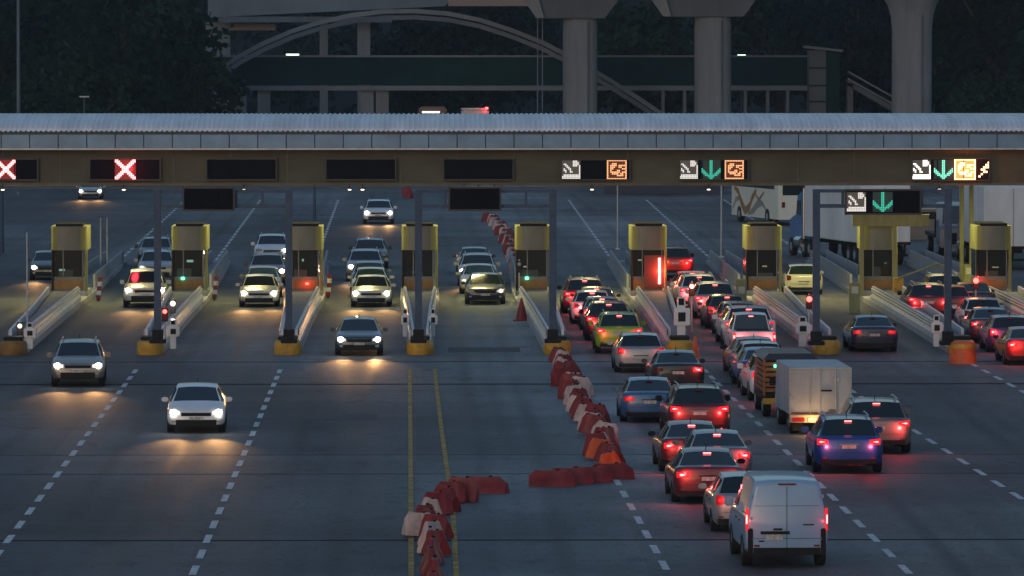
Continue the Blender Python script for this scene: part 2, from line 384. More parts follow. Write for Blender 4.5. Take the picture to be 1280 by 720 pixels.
    for s in (1, -1):
        h = patch(s*lamp[0], s*lamp[1], lamp[2], lamp[3], -1, zs=lamp[4]).build('headlight', HEAD_OFF, root, smooth=30)
        cx = s*(lamp[0]*.4+lamp[1]*.6); cz = (lamp[2]+lamp[3])/2+.02
        cy = -L/2+plan(FRONT, cx/hw)-.016
        m = MB(); m.tube((cx, cy-.012, cz), (cx, cy+.03, cz), .102, n=16); m.build('bulb', HEAD_OFF, h)
        m = patch(s*.58, s*.72, .36+zf, .43+zf, -1, n=2); m.build('fog_lamp', HEAD_OFF, root)
    g1 = patch(-.44, .44, .565+zf*1.1, .675+zf*1.25, -1, n=8); g1.build('grille', TRIM, root)
    if kind in ('suv', 'pickup'): patch(-.45, .45, .54+zf, .60+zf, -1, n=8, out=.02).build('grille_bar', CHROME, root)
    patch(-.60, .60, .27+zf*.7, .445+zf, -1, n=8).build('lower_intake', TRIM, root)
    patch(-.20, .20, .44+zf, .54+zf, -1, n=2, out=.03).build('number_plate', PLATE, root)
    patch(-.80, .80, .22+zf*.5, .285+zf*.6, -1, n=10, out=.02, th=.12).build('bumper_lip', TRIM, root)
    # rear
    tl = {'sedan': (.50,.80,.76,.88,(.74,.90)), 'hatch': (.58,.78,.76,.96,(.72,1.0)), 'suv': (.56,.85,.92,1.04,(.88,1.08)), 'pickup': (.80,.905,.74,1.06,(.74,1.06)), 'van': (.85,.905,.80,1.25,(.80,1.25))}[kind]
    for s in (1, -1):
        t = patch(s*tl[0], s*tl[1], tl[2], tl[3], 1, zs=tl[4], n=4).build('tail_light', TAIL_OFF, root, smooth=30)
        cx = s*(tl[0]*.45+tl[1]*.55); cz = (tl[2]+tl[3])/2; cy = L/2-plan(rear, cx/hw)
        m = MB(); m.cbox(cx, cy+.012, cz, {'van':.045,'pickup':.07,'sedan':.13,'hatch':.09,'suv':.16}[kind], .03, {'van':.2,'pickup':.14,'sedan':.06,'hatch':.09,'suv':.045}[kind]); m.build('bulb', TAIL_OFF, t, bevel=.013)
        patch(s*.60, s*.72, .40+zf*.6, .44+zf*.6, 1, n=2).build('reflector', TAIL_OFF, root)
    zp = .78 if kind == 'sedan' else (.55+zf if kind in ('hatch',) else .78)
    if kind == 'sedan': zp = .66
    if kind == 'van': zp = .60
    px_ = .28 if kind == 'van' else 0
    pl = patch(px_-.19, px_+.19, zp, zp+.11, 1, n=2, out=.03).build('number_plate', PLATE, root)
    patch(px_-.26-(.08 if px_ else 0), px_+.26+(.04 if px_ else 0), zp+.12, zp+(.145 if not px_ else .18), 1, n=3, out=.035).build('tailgate_garnish', CHROME if kind in ('suv','pickup') else TRIM, root)
    patch(-.74, .74, .24+zf*.6, .38+zf*.6, 1, n=10, out=.02, th=.12).build('rear_bumper_trim', TRIM, root)
    patch(-.76, .76, .545+zf*.8, .553+zf*.8, 1, n=10, out=.006, th=.03).build('bumper_seam', TRIM, root)
    if kind == 'van':
        m = MB(); y = L/2+.004
        m.box(-.006, .006, y-.01, y+.004, .42, 1.70); m.box(-.72,.72, y-.01, y+.003, 1.30, 1.306); m.build('door_seam', TRIM, root)
        m = MB(); m.box(.10,.30, y-.01, y+.03, .80,.84); m.build('door_handle', TRIM, root, bevel=.008)
        for s in (1,-1):
            for zz in (.62,1.05,1.5):
                m = MB(); m.cbox(s*.79,y-.005,zz,.06,.05,.07); m.build('hinge', MATS['paint_default'], root, bevel=.008)
        m = MB(); m.box(-.60,-.36, y-.01, y+.006, .90,.925); m.box(.50,.62, y-.01, y+.006, .56,.59); m.build('badge', TRIM, root)
        m = MB(); m.box(-.20,.20, y-.01, y+.03, 1.735,1.765); m.build('centre_brake_light', TAIL_OFF, root)
        for s in (1,-1):
            m = MB(); m.box(*sorted((s*.75,s*.862)), y-.02, y+.03, .26,.84); m.build('corner_bumper', TRIM, root, bevel=.02)
    else:
        yr = K['st'][-2][0] if kind != 'sedan' else 3.42
        i = gl-1; a = rows[i][9]; b_ = rows[gl][9]
        m = MB(); yy, zz = (a[1]*.88+b_[1]*.12), (a[2]*.88+b_[2]*.12)
        m.cbox(0, yy+.05, zz+.0, .20, .05, .028); m.build('centre_brake_light', TAIL_OFF, root, bevel=.008)
    # mirrors
    i = cw; xb = hw; zc = K['st'][1 if kind != 'x' else 1][1]+.06
    for s in (1, -1):
        m = MB(); m.cbox(s*(hw+.09), rows[cw][0][1]+.42, zc+.04, .20, .11, .15 if kind in ('sedan','hatch') else .2); m.build('wing_mirror', MATS['paint_default'], root, bevel=.03)
    # wheels
    for yw in K['wh']:
        for s in (1, -1):
            xo = s*(hw+.006); r = K['r']; m = MB(); y0 = yw-L/2
            prof = [(0.06,r-.09),(0,r-.06),(0,r-.02),(.02,r),(.20,r),(.22,r-.03),(.22,.08)]
            rings = [[(xo-s*o, y0+rr*math.cos(2*math.pi*k/20), r+rr*math.sin(2*math.pi*k/20)) for k in range(20)] for o, rr in prof]
            m.loft(rings); t = m.build('wheel', BLACKR, root, smooth=35)
            m = MB(); m.tube((xo-s*.045, y0, r), (xo-s*.012, y0, r), r-.10, .05, n=14); m.build('rim', GALV, t)
    if kind == 'suv':
        for s in (1,-1):
            m = MB(); m.path([(s*.56,-.35,1.70),(s*.57,-.2,1.745),(s*.57,1.3,1.74),(s*.56,1.5,1.68)], .02); m.build('roof_rail', GALV, root)
    if kind == 'pickup':
        m = MB(); m.box(-.72,.72, .98, 2.5, 1.10,1.135); m.build('bed_cover', TRIM, root)
    if kind != 'van':
        m = MB(); yy = 1.1 if kind in ('hatch','suv') else .7; m.path([(0,yy,K['st'][4][2]-.06),(0,yy+.12,K['st'][4][2]+.10)], .012, n=5); m.build('antenna', TRIM, root)
    # door handles & sill shadow line
    for s in (1,-1):
        for yy in (-.15, .75):
            m = MB(); m.cbox(s*(hw-.002), yy, .80+dz, .03, .18, .03); m.build('door_handle', TRIM, root)
    return root
pm('paint_default', (.5,.5,.5), .3, .2, coat=.6)
def paint(name, c, metal=.15):
    return pm('paint_'+name, c, .34, metal, nscale=1.3, namt=.07, coat=.7)
PA = dict(white=paint('white',(.74,.75,.76),0), silver=paint('silver',(.34,.36,.38),.4), beige=paint('beige',(.22,.20,.18),.3), dark=paint('dark',(.030,.034,.042)),
  black=paint('black',(.012,.013,.017)), teal=paint('teal',(.035,.07,.085)), navy=paint('navy',(.012,.022,.06)), blue=paint('blue',(.012,.065,.30)),
  steel=paint('steel',(.03,.12,.27)), wine=paint('wine',(.10,.015,.02)), red=paint('red',(.36,.02,.022)), lime=paint('lime',(.26,.46,.03),0),
  grey=paint('grey',(.14,.15,.17)), purple=paint('purple',(.08,.04,.16)), brown=paint('brown',(.09,.05,.04)), cream=paint('cream',(.52,.52,.42),0), van_shaded=paint('van_shaded_white',(.27,.42,.60),0))  # van: the bluish shade on its white body is put into the paint
PROTO = {k: make_car(k) for k in KINDS}
USED = set()
NAMEK = dict(sedan='sedan_car', hatch='hatchback_car', suv='suv_car', pickup='pickup_truck', van='panel_van')
CATK = dict(sedan='car', hatch='car', suv='suv', pickup='pickup truck', van='van')
def place_car(kind, px, py, away, pc, label, group, lit=1, hl=(1,1), rz=0, beam=1, sw=1.0, core=1):
    """px,py: ground pixel under the middle of the end seen; away: rear seen"""
    K = KINDS[kind]; proto = PROTO[kind]
    if kind in USED: o = copy_tree(proto)
    else: o = proto
    first = kind not in USED; PEND.setdefault(kind, []).append(o) if False else None
    x, y = P(px, py)
    o.name = NAMEK[kind]
    yoff = K['L']/2
    o.location = (x, y+yoff, 0); o.rotation_euler = (0, 0, (math.pi if away else 0)+R(rz))
    o.scale = (sw, 1, 1)
    tag(o, label, CATK[kind], group)
    return o, x, y
PEND = {}
def dress(o, kind, pc, lit, hl, away, core):
    fi = 0
    for ch in o.children:
        b = ch.name.split('.')[0]
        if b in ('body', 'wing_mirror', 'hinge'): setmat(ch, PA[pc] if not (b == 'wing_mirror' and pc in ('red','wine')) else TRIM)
        elif b == 'headlight':
            on = (not away) and hl[0 if ch.data.vertices[0].co.x < 0 else 1]
            setmat(ch, {2: HEAD_ON, 1: HEAD_ON, .5: HEAD_DIM, 0: HEAD_OFF}[on or 0])
            for q in ch.children: setmat(q, {2: HEAD_CORE, 1: HEAD_CORE, .5: HEAD_ON, 0: HEAD_OFF}[on or 0])
        elif b == 'tail_light':
            sx = 1 if ch.data.vertices[0].co.x < 0 else 0   # rotated 180: local -x is the photo's right
            on = hl[sx] if away else 0
            lv = lit*on if away else 0
            setmat(ch, TAIL_ON if lv >= 1 else (TAIL_DIM if lv > 0 else TAIL_OFF))
            for q in ch.children: setmat(q, TAIL_CORE if lv >= 1 else (TAIL_ON if lv > 0 else TAIL_OFF))
        elif b == 'centre_brake_light': setmat(ch, TAIL_CORE if (away and lit >= 1 and core) else TAIL_OFF)
    K = KINDS[kind]
    if away and lit > 0:
        for s, on in ((-1, hl[1]), (1, hl[0])):
            if on: light('rear_glow', 'POINT', o, (s*(.62 if kind != 'van' else .95), K['L']/2+(.16 if kind != 'van' else .3), .85 if kind != 'van' else 1.0), (7.0 if kind != 'van' else .8)*(.25 if pc == 'lime' else 1)*lit*on if lit >= 1 else 1.2, (1, .06, .06), size=.05)
    if not away:
        for s, on in ((-1, hl[0]), (1, hl[1])):
            if on >= 1: light('headlight_beam', 'SPOT', o, (s*.62, -K['L']/2-.12, .66), 240*on, (1, .50, .17), rot=(R(90-3.6), 0, math.pi), size=.05, spot=27, blend=1.0)
CARS = []
def car(*a, **k):
    core = k.get('core', 1); lit = k.get('lit', 1); hl = k.get('hl', (1,1))
    o, x, y = place_car(*a, **k); CARS.append((o, a[0], a[4], lit, hl, a[3], core))
# copies are all made first (below) so no prototype is dressed before it is copied
Q1 = 'cars driving out of the toll booths towards the camera'; Q2 = 'cars queuing for the toll booths with brake lights on'
LIST = [
 ('suv', 94, 484, 0, 'beige', 'beige compact suv with both headlights on, rolling alone past the second island on the left', Q1, dict(sw=.97)),
 ('hatch', 243, 542, 0, 'white', 'white hatchback alone on the open left roadway, nearest oncoming car', Q1, {}),
 ('sedan', 448, 445, 0, 'teal', 'dark teal sedan leaving the lane just left of the central blue pole, headlights blazing', Q1, dict(sw=1.0)),
 ('pickup', 179, 385, 0, 'cream', 'pale pickup with headlights on, first in the lane left of the leftmost tall blue pole', Q1, dict(sw=.98)),
 ('suv', 194, 353, 0, 'silver', 'silver suv directly behind the pale pickup at the left booths', Q1, dict(hl=(.5,0))),
 ('suv', 193, 334, 0, 'dark', 'dark suv third in the lane behind the pale pickup', Q1, dict(hl=(0,0))),
 ('hatch', 323, 384, 0, 'cream', 'white hatchback with greenish lit bonnet, first between the two left blue poles', Q1, {}),
 ('hatch', 327, 372, 0, 'grey', 'grey hatchback tucked right behind the white hatchback between the two left blue poles', Q1, dict(hl=(0,0))),
 ('suv', 333, 358, 0, 'brown', 'dark brown suv with one bright headlight, third behind the white hatchback', Q1, dict(hl=(0,1))),
 ('suv', 339, 330, 0, 'white', 'white suv with one glaring headlight, last of the queue right of the second left booth', Q1, dict(hl=(0,1))),
 ('sedan', 464, 384, 0, 'cream', 'cream white sedan with bright headlights, right behind the dark teal sedan', Q1, {}),
 ('sedan', 463, 373, 0, 'silver', 'silver sedan just behind the cream white sedan', Q1, dict(hl=(0,0))),
 ('hatch', 461, 365, 0, 'grey', 'grey hatchback third behind the teal sedan, mostly hidden by the silver sedan', Q1, dict(hl=(0,0))),
 ('suv', 456, 352, 0, 'silver', 'silver suv with a bright left headlight in the queue left of the central blue pole', Q1, dict(hl=(1,.5))),
 ('suv', 462, 336, 0, 'dark', 'dark suv last in the queue left of the central blue pole', Q1, dict(hl=(0,0))),
 ('suv', 473, 280, 0, 'white', 'white suv with both headlights glaring, approaching alone beyond the booths', Q1, dict(sw=1.05)),
 ('sedan', 607, 381, 0, 'black', 'black sedan with dim headlights, first in the lane right of the central blue pole', Q1, dict(hl=(0,.5))),
 ('sedan', 599, 368, 0, 'silver', 'silver sedan with left headlight on, behind the black sedan', Q1, dict(hl=(.5,0))),
 ('suv', 597, 358, 0, 'silver', 'silver suv with a dazzling left headlight, third behind the black sedan', Q1, dict(hl=(1,0))),
 ('sedan', 593, 344, 0, 'dark', 'dark sedan last in the lane behind the black sedan', Q1, dict(hl=(0,0))),
 ('hatch', 57, 350, 0, 'dark', 'dark hatchback with one headlight, half hidden by the leftmost toll booth', Q1, dict(hl=(1,0))),
 ('sedan', 112, 249, 0, 'silver', 'tiny silver car far away under the left of the canopy, headlights on', Q1, dict(hl=(1,1))),
 # queue seen from behind
 ('suv', 731, 393, 1, 'red', 'red suv at the head of the queue just right of the fourth tall blue pole', Q2, dict()),
 ('hatch', 741, 406, 1, 'white', 'white hatchback second in the queue beside the red lit booth', Q2, dict(lit=1)),
 ('sedan', 754, 414, 1, 'grey', 'grey sedan third in the queue, showing mostly its roof and rear window', Q2, dict(lit=1)),
 ('suv', 762, 427, 1, 'wine', 'wine red suv directly ahead of the lime green taxi', Q2, dict()),
 ('suv', 775, 443, 1, 'lime', 'lime green taxi suv braking in the queue', Q2, dict(sw=.97)),
 ('hatch', 801, 467, 1, 'silver', 'silver white hatchback with a warm lit rear bumper behind the lime taxi', Q2, dict(lit=.5, sw=1.03)),
 ('sedan', 847, 491, 1, 'black', 'black sedan right of the silver white hatchback, only its right light glowing', Q2, dict(hl=(0,1), core=0)),
 ('sedan', 813, 530, 1, 'steel', 'steel blue sedan left of the queue beside the red barrier chain', Q2, dict(hl=(1,0), core=0, lit=.5)),
 ('suv', 873, 549, 1, 'wine', 'dark red suv with thin bright tail lights behind the steel blue sedan', Q2, dict(lit=1, core=0)),
 ('sedan', 866, 593, 1, 'wine', 'dark red sedan with bright left brake light, one back from the dark red suv', Q2, dict(core=1)),
 ('sedan', 898, 606, 1, 'grey', 'grey sedan squeezed between two dark red sedans, right brake light glowing', Q2, dict(hl=(0,1))),
 ('sedan', 886, 632, 1, 'wine', 'dark red sedan immediately left ahead of the white van', Q2, dict(sw=1.02)),
 ('hatch', 936, 668, 1, 'silver', 'silver hatchback almost hidden ahead of the white van', Q2, dict(lit=.5)),
 ('sedan', 747, 400, 1, 'dark', 'dark sedan squeezed between the leading red suv and the white hatchback', Q2, dict(lit=1)),
 ('sedan', 866, 378, 1, 'red', 'red sedan farthest ahead beside the red lit booth, above the white suv', Q2, dict(lit=1)),
 ('hatch', 924, 422, 1, 'grey', 'grey hatchback between the dark hatchback and the big white suv', Q2, dict(lit=1, core=0)),
 ('hatch', 952, 479, 1, 'silver', 'silver hatchback mostly hidden between the wine red sedan and the blue grey sedan', Q2, dict(lit=1, core=0)),
 ('suv', 1183, 388, 1, 'dark', 'dark suv with red lights right of the suv under the yellow boom', Q2, dict(lit=1, core=0)),
 ('suv', 874, 388, 1, 'white', 'white suv heading the queue right of the red lit booth', Q2, dict()),
 ('suv', 894, 399, 1, 'silver', 'silver suv second in the middle queue, its rear window framed in chrome', Q2, dict()),
 ('hatch', 909, 412, 1, 'dark', 'dark hatchback third in the middle queue, just ahead of the big silver pickup', Q2, dict(hl=(1,0))),
 ('suv', 936, 434, 1, 'white', 'big white suv bathed in red light with a wide dark rear window', Q2, dict(sw=1.1)),
 ('pickup', 942, 450, 1, 'white', 'white pickup with glowing red tailgate window behind the big white suv', Q2, dict(sw=.85)),
 ('sedan', 945, 472, 1, 'wine', 'wine red sedan wedged behind the white pickup', Q2, dict(core=0, lit=1)),
 ('sedan', 957, 487, 1, 'blue', 'blue grey sedan behind the wine red sedan, near the traffic cone', Q2, dict(hl=(1,0), core=0, lit=.5)),
 ('suv', 972, 503, 1, 'white', 'white suv with left brake light on, just left ahead of the orange truck', Q2, dict(hl=(1,0), core=0)),
 ('suv', 1098, 569, 1, 'beige', 'beige suv with red right tail light, beside the box truck', Q2, dict(sw=1.06)),
 ('suv', 1063, 594, 1, 'blue', 'bright blue suv braking in front of the beige suv', Q2, {}),
 ('sedan', 1094, 441, 1, 'navy', 'navy blue sedan alone in its lane heading for the yellow framed booth', Q2, dict(lit=.5, core=0)),
 ('hatch', 1006, 369, 1, 'cream', 'white hatchback lit pale yellow beyond the booths, its lights off, behind the grey post', Q2, dict(lit=0)),  # white car, the yellow light on it is put into cream paint
 ('suv', 1163, 401, 1, 'wine', 'dark red suv braking at the yellow boom', Q2, dict()),
 ('hatch', 1192, 399, 1, 'wine', 'wine red hatchback partly hidden behind the right grey gantry post', Q2, dict(hl=(1,1), core=0)),
 ('sedan', 1221, 394, 1, 'black', 'black sedan highest in the far right queue', Q2, dict(lit=0)),
 ('hatch', 1232, 417, 1, 'white', 'white hatchback second in the far right queue, left of two dark cars', Q2, dict(lit=.5, hl=(0,0))),
 ('sedan', 1243, 430, 1, 'dark', 'dark sedan with orange lit tail light in the far right queue', Q2, dict(hl=(1,0), core=0)),
 ('hatch', 1266, 442, 1, 'purple', 'purple hatchback near the right edge with pink tail light', Q2, dict(hl=(1,1), core=0)),
 ('sedan', 1290, 458, 1, 'red', 'red sedan cut off by the right edge of the photo', Q2, dict(core=0)),
 ('suv', 843, 348, 1, 'red', 'red suv just beyond the booth with the red light tube', Q2, dict(core=0)),
 ('van', 981, 713, 1, 'van_shaded', 'large white panel van with two rear doors, nearest vehicle of all', Q2, dict(lit=1, core=0)),
]
for (kind, px, py, aw, pc, label, grp, kw) in LIST:
    kw = dict(kw); core = kw.pop('core', 1); lit = kw.pop('lit', 1); hl = kw.pop('hl', (1,1)); sw = kw.pop('sw', 1.0)
    o = copy_tree(PROTO[kind]) if kind in USED else None
    CARS.append([kind, px, py, aw, pc, label, grp, core, lit, hl, sw, o]); USED.add(kind)
for c in CARS:
    kind, px, py, aw, pc, label, grp, core, lit, hl, sw, o = c
    o = o or PROTO[kind]
    x, y = P(px, py); o.name = NAMEK[kind]
    o.location = (x, y + KINDS[kind]['L']/2, 0); o.scale = (sw, 1, {'sedan':.91,'hatch':.91,'suv':.885,'pickup':.92,'van':1.07}[kind])
    rz = random.uniform(-.5, .5) + (math.degrees(math.atan2(-x, y))*.7 if not aw else 0) + (1.2 if aw and 840 < px < 1000 else 0)
    o.rotation_euler = (0, 0, (math.pi if aw else 0) + R(rz)); tag(o, label, CATK[kind], grp)
    dress(o, kind, pc, lit, hl, aw, core)

# ------------------------------------------------------------------ larger vehicles
def wheel_pair(root, y, hw, r=.48, w_=.28):
    for s in (1,-1):
        m = MB(); m.tube((s*hw, y, r), (s*(hw-w_), y, r), r, n=22); t = m.build('wheel', BLACKR, root, smooth=35, bevel=.02)
        m = MB(); m.tube((s*(hw+.012), y, r), (s*(hw-.05), y, r), r*.45, r*.55, n=16); m.build('rim', GALV, t)
WBOX = pm('box_body_white', (.88,.87,.85), .5, nscale=.8, namt=.16, streak=(1,1,.25))
def box_truck():
    x, y = P(1027, 545); t = empty('box_truck', (x, y, 0), R(1.5), 'white box truck with twin rear doors and a warm lit bumper', 'truck', Q2)
    m = MB(); m.box(-1.08,1.08,.1,4.6,.78,2.62); m.build('cargo_box', pm('box_truck_body',(.42,.44,.46),.5,nscale=1.2,namt=.2,streak=(1,1,.25)), t, bevel=.03)
    m = MB(); m.box(-.008,.008,.07,.11,.86,2.56); m.box(-1.06,-1.03,.07,.11,.8,2.6); m.box(1.03,1.06,.07,.11,.8,2.6); m.box(-1.03,1.03,.07,.11,2.56,2.6); m.build('door_frame', GALV, t)
    m = MB(); m.box(.02,.38,.02,.09,1.70,1.76); m.build('door_latch', TRIM, t)
    m = MB(); m.box(.36,.64,.06,.095,2.1,2.2); m.build('vent_plate', GALV, t)
    for xx in (-.35,.52):
        m = MB(); m.tube((xx,.055,.84),(xx,.055,2.55),.016,n=6); m.build('lock_bar', GALV, t)
    for s in (-1,1):
        for zz in (1.0,1.5,2.0,2.45):
            m = MB(); m.cbox(s*1.01,.06,zz,.12,.05,.06); m.build('hinge', GALV, t)
    m = MB(); m.box(-1.0,-.1,.05,.095,.84,.88); m.box(.15,1.0,.05,.095,.84,.88); m.build('reflective_tape', REDP, t)
    m = MB(); m.box(-1.08,1.08,-.12,.08,.50,.80); m.build('rear_bumper', pm('bumper_yellow_grey',(.50,.42,.26),.5,nscale=3,namt=.3), t, bevel=.02)
    for s in (-1,1):
        m = MB(); m.cbox(s*.78,-.14,.62,.42,.05,.16); m.build('tail_light', TAIL_DIM if s<0 else TAIL_OFF, t, bevel=.01)
    m = MB(); m.cbox(-.3,-.15,.62,.3,.03,.14); m.build('number_plate', PLATE, t)
    m = MB(); m.prism([(4.7,.6),(4.7,2.1),(5.6,2.1),(6.2,1.4),(6.3,.6)], 'x', -.95, .95); m.build('cab', PA['white'], t, bevel=.05)
    m = MB(); m.box(-.4,.4,.3,5.8,.5,.78); m.build('chassis', TRIM, t)
    for s in (-1,1):
        m = MB(); m.cbox(s*1.12,5.5,1.7,.2,.12,.35); m.build('wing_mirror', TRIM, t, bevel=.02)
        m = MB(); m.cbox(s*.75,.35,.35,.36,.04,.4); m.build('mud_flap', BLACKR, t)
    wheel_pair(t, 1.0, .98, .40); wheel_pair(t, 5.2, .95, .40)
    light('rear_glow', 'POINT', t, (-.3,-.4,.6), 7, (1,.55,.2), size=.15)  # added warm fill to brighten the bumper, not from a brake lamp
box_truck(); bpy.data.objects['box_truck'].scale = (.86,1,.76)
def stake_truck():
    x, y = P(989, 523); t = empty('flatbed_truck', (x, y, 0), R(1), 'orange brown stake bed truck with dark tarp, half hidden by the white box truck', 'truck', Q2)
    m = MB()
    for k in range(6): m.box(-.95,.95,.02,.06,.95+k*.19,1.08+k*.19)
    for xx in (-.95,-.32,.32,.95): m.box(xx-.04,xx+.04,.0,.1,.8,2.15)
    m.build('tailgate', pm('stake_orange',(.30,.10,.03),.6,nscale=4,namt=.4), t)
    for s in (-1,1):
        m = MB()
        for k in range(6): m.box(s*.97-.02,s*.97+.02,.1,3.4,.95+k*.19,1.08+k*.19)
        m.build('side_gate', MATS['stake_orange'], t)
    m = MB(); m.prism([(-1.0,2.12),(-.8,2.36),(.8,2.36),(1.0,2.12)], 'y', 0, 3.5); m.build('tarp', PA['navy'], t)
    m = MB(); m.box(-1.0,1.0,-.1,.1,.5,.72); m.build('rear_bumper', NOSE, t, bevel=.02)
    m = MB(); m.box(-.9,.9,0,3.6,.74,.86); m.box(-.35,.35,0,4.8,.5,.74); m.build('chassis', TRIM, t)
    m = MB(); m.box(-.6,-.3,-.04,.06,1.85,1.95); m.build('lamp', LAMP_G, t)
    m = MB(); m.prism([(3.6,.5),(3.6,2.0),(4.5,2.0),(5.0,1.3),(5.1,.5)], 'x', -.9, .9); m.build('cab', PA['brown'], t, bevel=.05)
    wheel_pair(t, .8, .95, .40); wheel_pair(t, 4.2, .92, .40)
stake_truck(); bpy.data.objects['flatbed_truck'].scale = (.85,1,.84)
def bus():
    d = 384.0; x0, y0 = X(907, d), d   # visible left end is the front
    t = empty('coach_bus', (X(998, 378), 378, 0), R(12), 'white coach with brown and grey swooshes beyond the booths, ahead of the blue cab truck', 'bus', 'heavy vehicles beyond the booths')
    m = MB(); rings = []
    for y, zt, hw in ((0,2.9,1.2),(.15,3.25,1.26),(9.5,3.25,1.27),(11.2,3.1,1.25),(11.7,2.3,1.15),(11.85,1.0,1.05)):
        rings.append([(-hw,y,.38),(hw,y,.38),(hw,y,zt-.25),(hw*.85,y,zt),(-hw*.85,y,zt),(-hw,y,zt-.25)])
    m.loft(rings); mat = bpy.data.materials.new('coach_livery'); mat.use_nodes = True
    n = mat.node_tree.nodes; l = mat.node_tree.links; b = n['Principled BSDF']; b.inputs['Roughness'].default_value = .35
    tc = n.new('ShaderNodeTexCoord'); wv = n.new('ShaderNodeTexWave'); wv.wave_type = 'BANDS'; wv.bands_direction = 'DIAGONAL'
    wv.inputs['Scale'].default_value = .11; wv.inputs['Distortion'].default_value = 6; wv.inputs['Detail'].default_value = .5; wv.inputs['Detail Scale'].default_value = .35
    r = n.new('ShaderNodeValToRGB'); e = r.color_ramp.elements; e[0].position = 0; e[0].color = (.60,.62,.56,1); e[1].position = .86; e[1].color = (.60,.62,.56,1)
    for p_, c_ in ((.885,(.32,.17,.06,1)),(.95,(.36,.22,.1,1)),(.965,(.62,.64,.58,1)),(.36,(.60,.62,.56,1)),(.40,(.30,.31,.30,1)),(.46,(.3,.31,.3,1)),(.50,(.60,.62,.56,1))):
        q = e.new(p_); q.color = c_
    b.inputs['Base Color'].default_value = (.82,.82,.70,1)
    m.build('body', mat, t)
    for s in (1,-1):
        m = MB(); m.box(*sorted((s*1.262,s*1.285)), 1.0, 10.8, 2.25, 2.95); m.build('side_window', GLASS, t)
        for nm, cc, pts in (('livery_brown',(.36,.20,.09),[(10.6,2.15,.10),(9.6,1.9,.22),(8.8,1.2,.30),(7.9,.72,.26),(6.9,1.0,.26),(6.2,1.6,.24),(5.2,2.1,.14)]),('livery_grey',(.30,.31,.29),[(11.0,.8,.06),(10.2,1.4,.18),(9.2,1.5,.1)]),('livery_grey',(.30,.31,.29),[(7.2,.55,.08),(6.0,.8,.22),(4.9,1.25,.28),(3.8,1.3,.16),(2.8,.9,.06)]),('livery_brown',(.36,.20,.09),[(5.6,1.9,.05),(4.6,1.5,.12),(3.4,2.0,.10)])):
            m = MB(); q = []
            for i in range((len(pts)-1)*4+1):
                u = i/4; k = min(int(u), len(pts)-2); f = u-k; f = f*f*(3-2*f)*.5+f*.5
                yy, zz, hh = [pts[k][c]+(pts[k+1][c]-pts[k][c])*f for c in range(3)]
                q.append([(s*1.262,yy,zz-hh),(s*1.275,yy,zz-hh),(s*1.275,yy,zz+hh),(s*1.262,yy,zz+hh)])
            m.loft(q); m.build('livery_swoosh', pm(nm,cc,.4), t)
    m = MB(); m.box(-1.0,1.0,-.03,.1,1.9,2.7); m.build('rear_window', GLASS, t)
    for s in (1,-1):
        m = MB(); m.cbox(s*.95,-.02,1.3,.2,.06,.35); m.build('tail_light', TAIL_OFF, t)
    wheel_pair(t, 2.6, 1.30, .5); wheel_pair(t, 9.3, 1.30, .5)
bus()
def semi(px, py, rz, label, cabc, cab_len=True, H=4.0, W=2.6):
    x, y = P(px, py); t = empty('semi_trailer_truck', (x, y, 0), R(rz), label, 'truck', 'heavy vehicles beyond the booths')
    m = MB(); m.box(-W/2,W/2,0,11.5,1.15,H); m.build('trailer', WBOX, t, bevel=.04)
    m = MB(); m.box(-.008,.008,-.02,.01,1.2,H-.1); m.build('door_seam', TRIM, t)
    m = MB(); m.box(-W/2,W/2,-.05,0,1.05,1.2); m.box(-1.1,-1.0,-.05,.05,.5,1.05); m.box(1.0,1.1,-.05,.05,.5,1.05); m.box(-1.2,1.2,-.06,.04,.45,.58); m.build('rear_guard', TRIM, t)
    for s in (-1,1):
        m = MB(); m.cbox(s*1.05,-.07,1.12,.25,.04,.1); m.build('tail_light', TAIL_OFF, t)
    m = MB(); m.box(-.5,.5,.3,11.4,.85,1.14); m.build('chassis', TRIM, t)
    m = MB(); m.prism([(12.0,.8),(12.0,3.3),(12.6,3.6),(13.7,3.3),(14.0,2.3),(15.4,2.0),(15.6,.7)], 'x', -1.2, 1.2); m.build('cab', cabc, t, bevel=.08)
    for s in (-1,1):
        m = MB(); m.prism([(12.9,2.2),(12.9,3.0),(13.7,3.0),(13.9,2.25)], 'x', *sorted((s*1.202, s*1.22))); m.build('side_window', GLASS, t)
        m = MB(); m.tube((s*1.28,11.9,1.0),(s*1.28,11.9,3.7),.08); m.build('exhaust_pipe', CHROME, t)
    m = MB(); m.tube((-1.15,12.4,.8),(-1.15,13.6,.8),.32); m.build('fuel_tank', CHROME, t, smooth=40)
    for yy in (1.4, 2.7, 11.0, 12.2, 14.9): wheel_pair(t, yy, 1.25, .5)
    return t
semi(1107, 332, 10.5, 'truck with blue cab and long white trailer beyond the booths, seen past the grey post', paint('cab_blue',(.03,.24,.58)), H=4.1, W=2.7)
semi(1268, 338, 1, 'truck with tall white trailer at the right edge beyond the booths', PA['grey'], H=4.2, W=3.0)
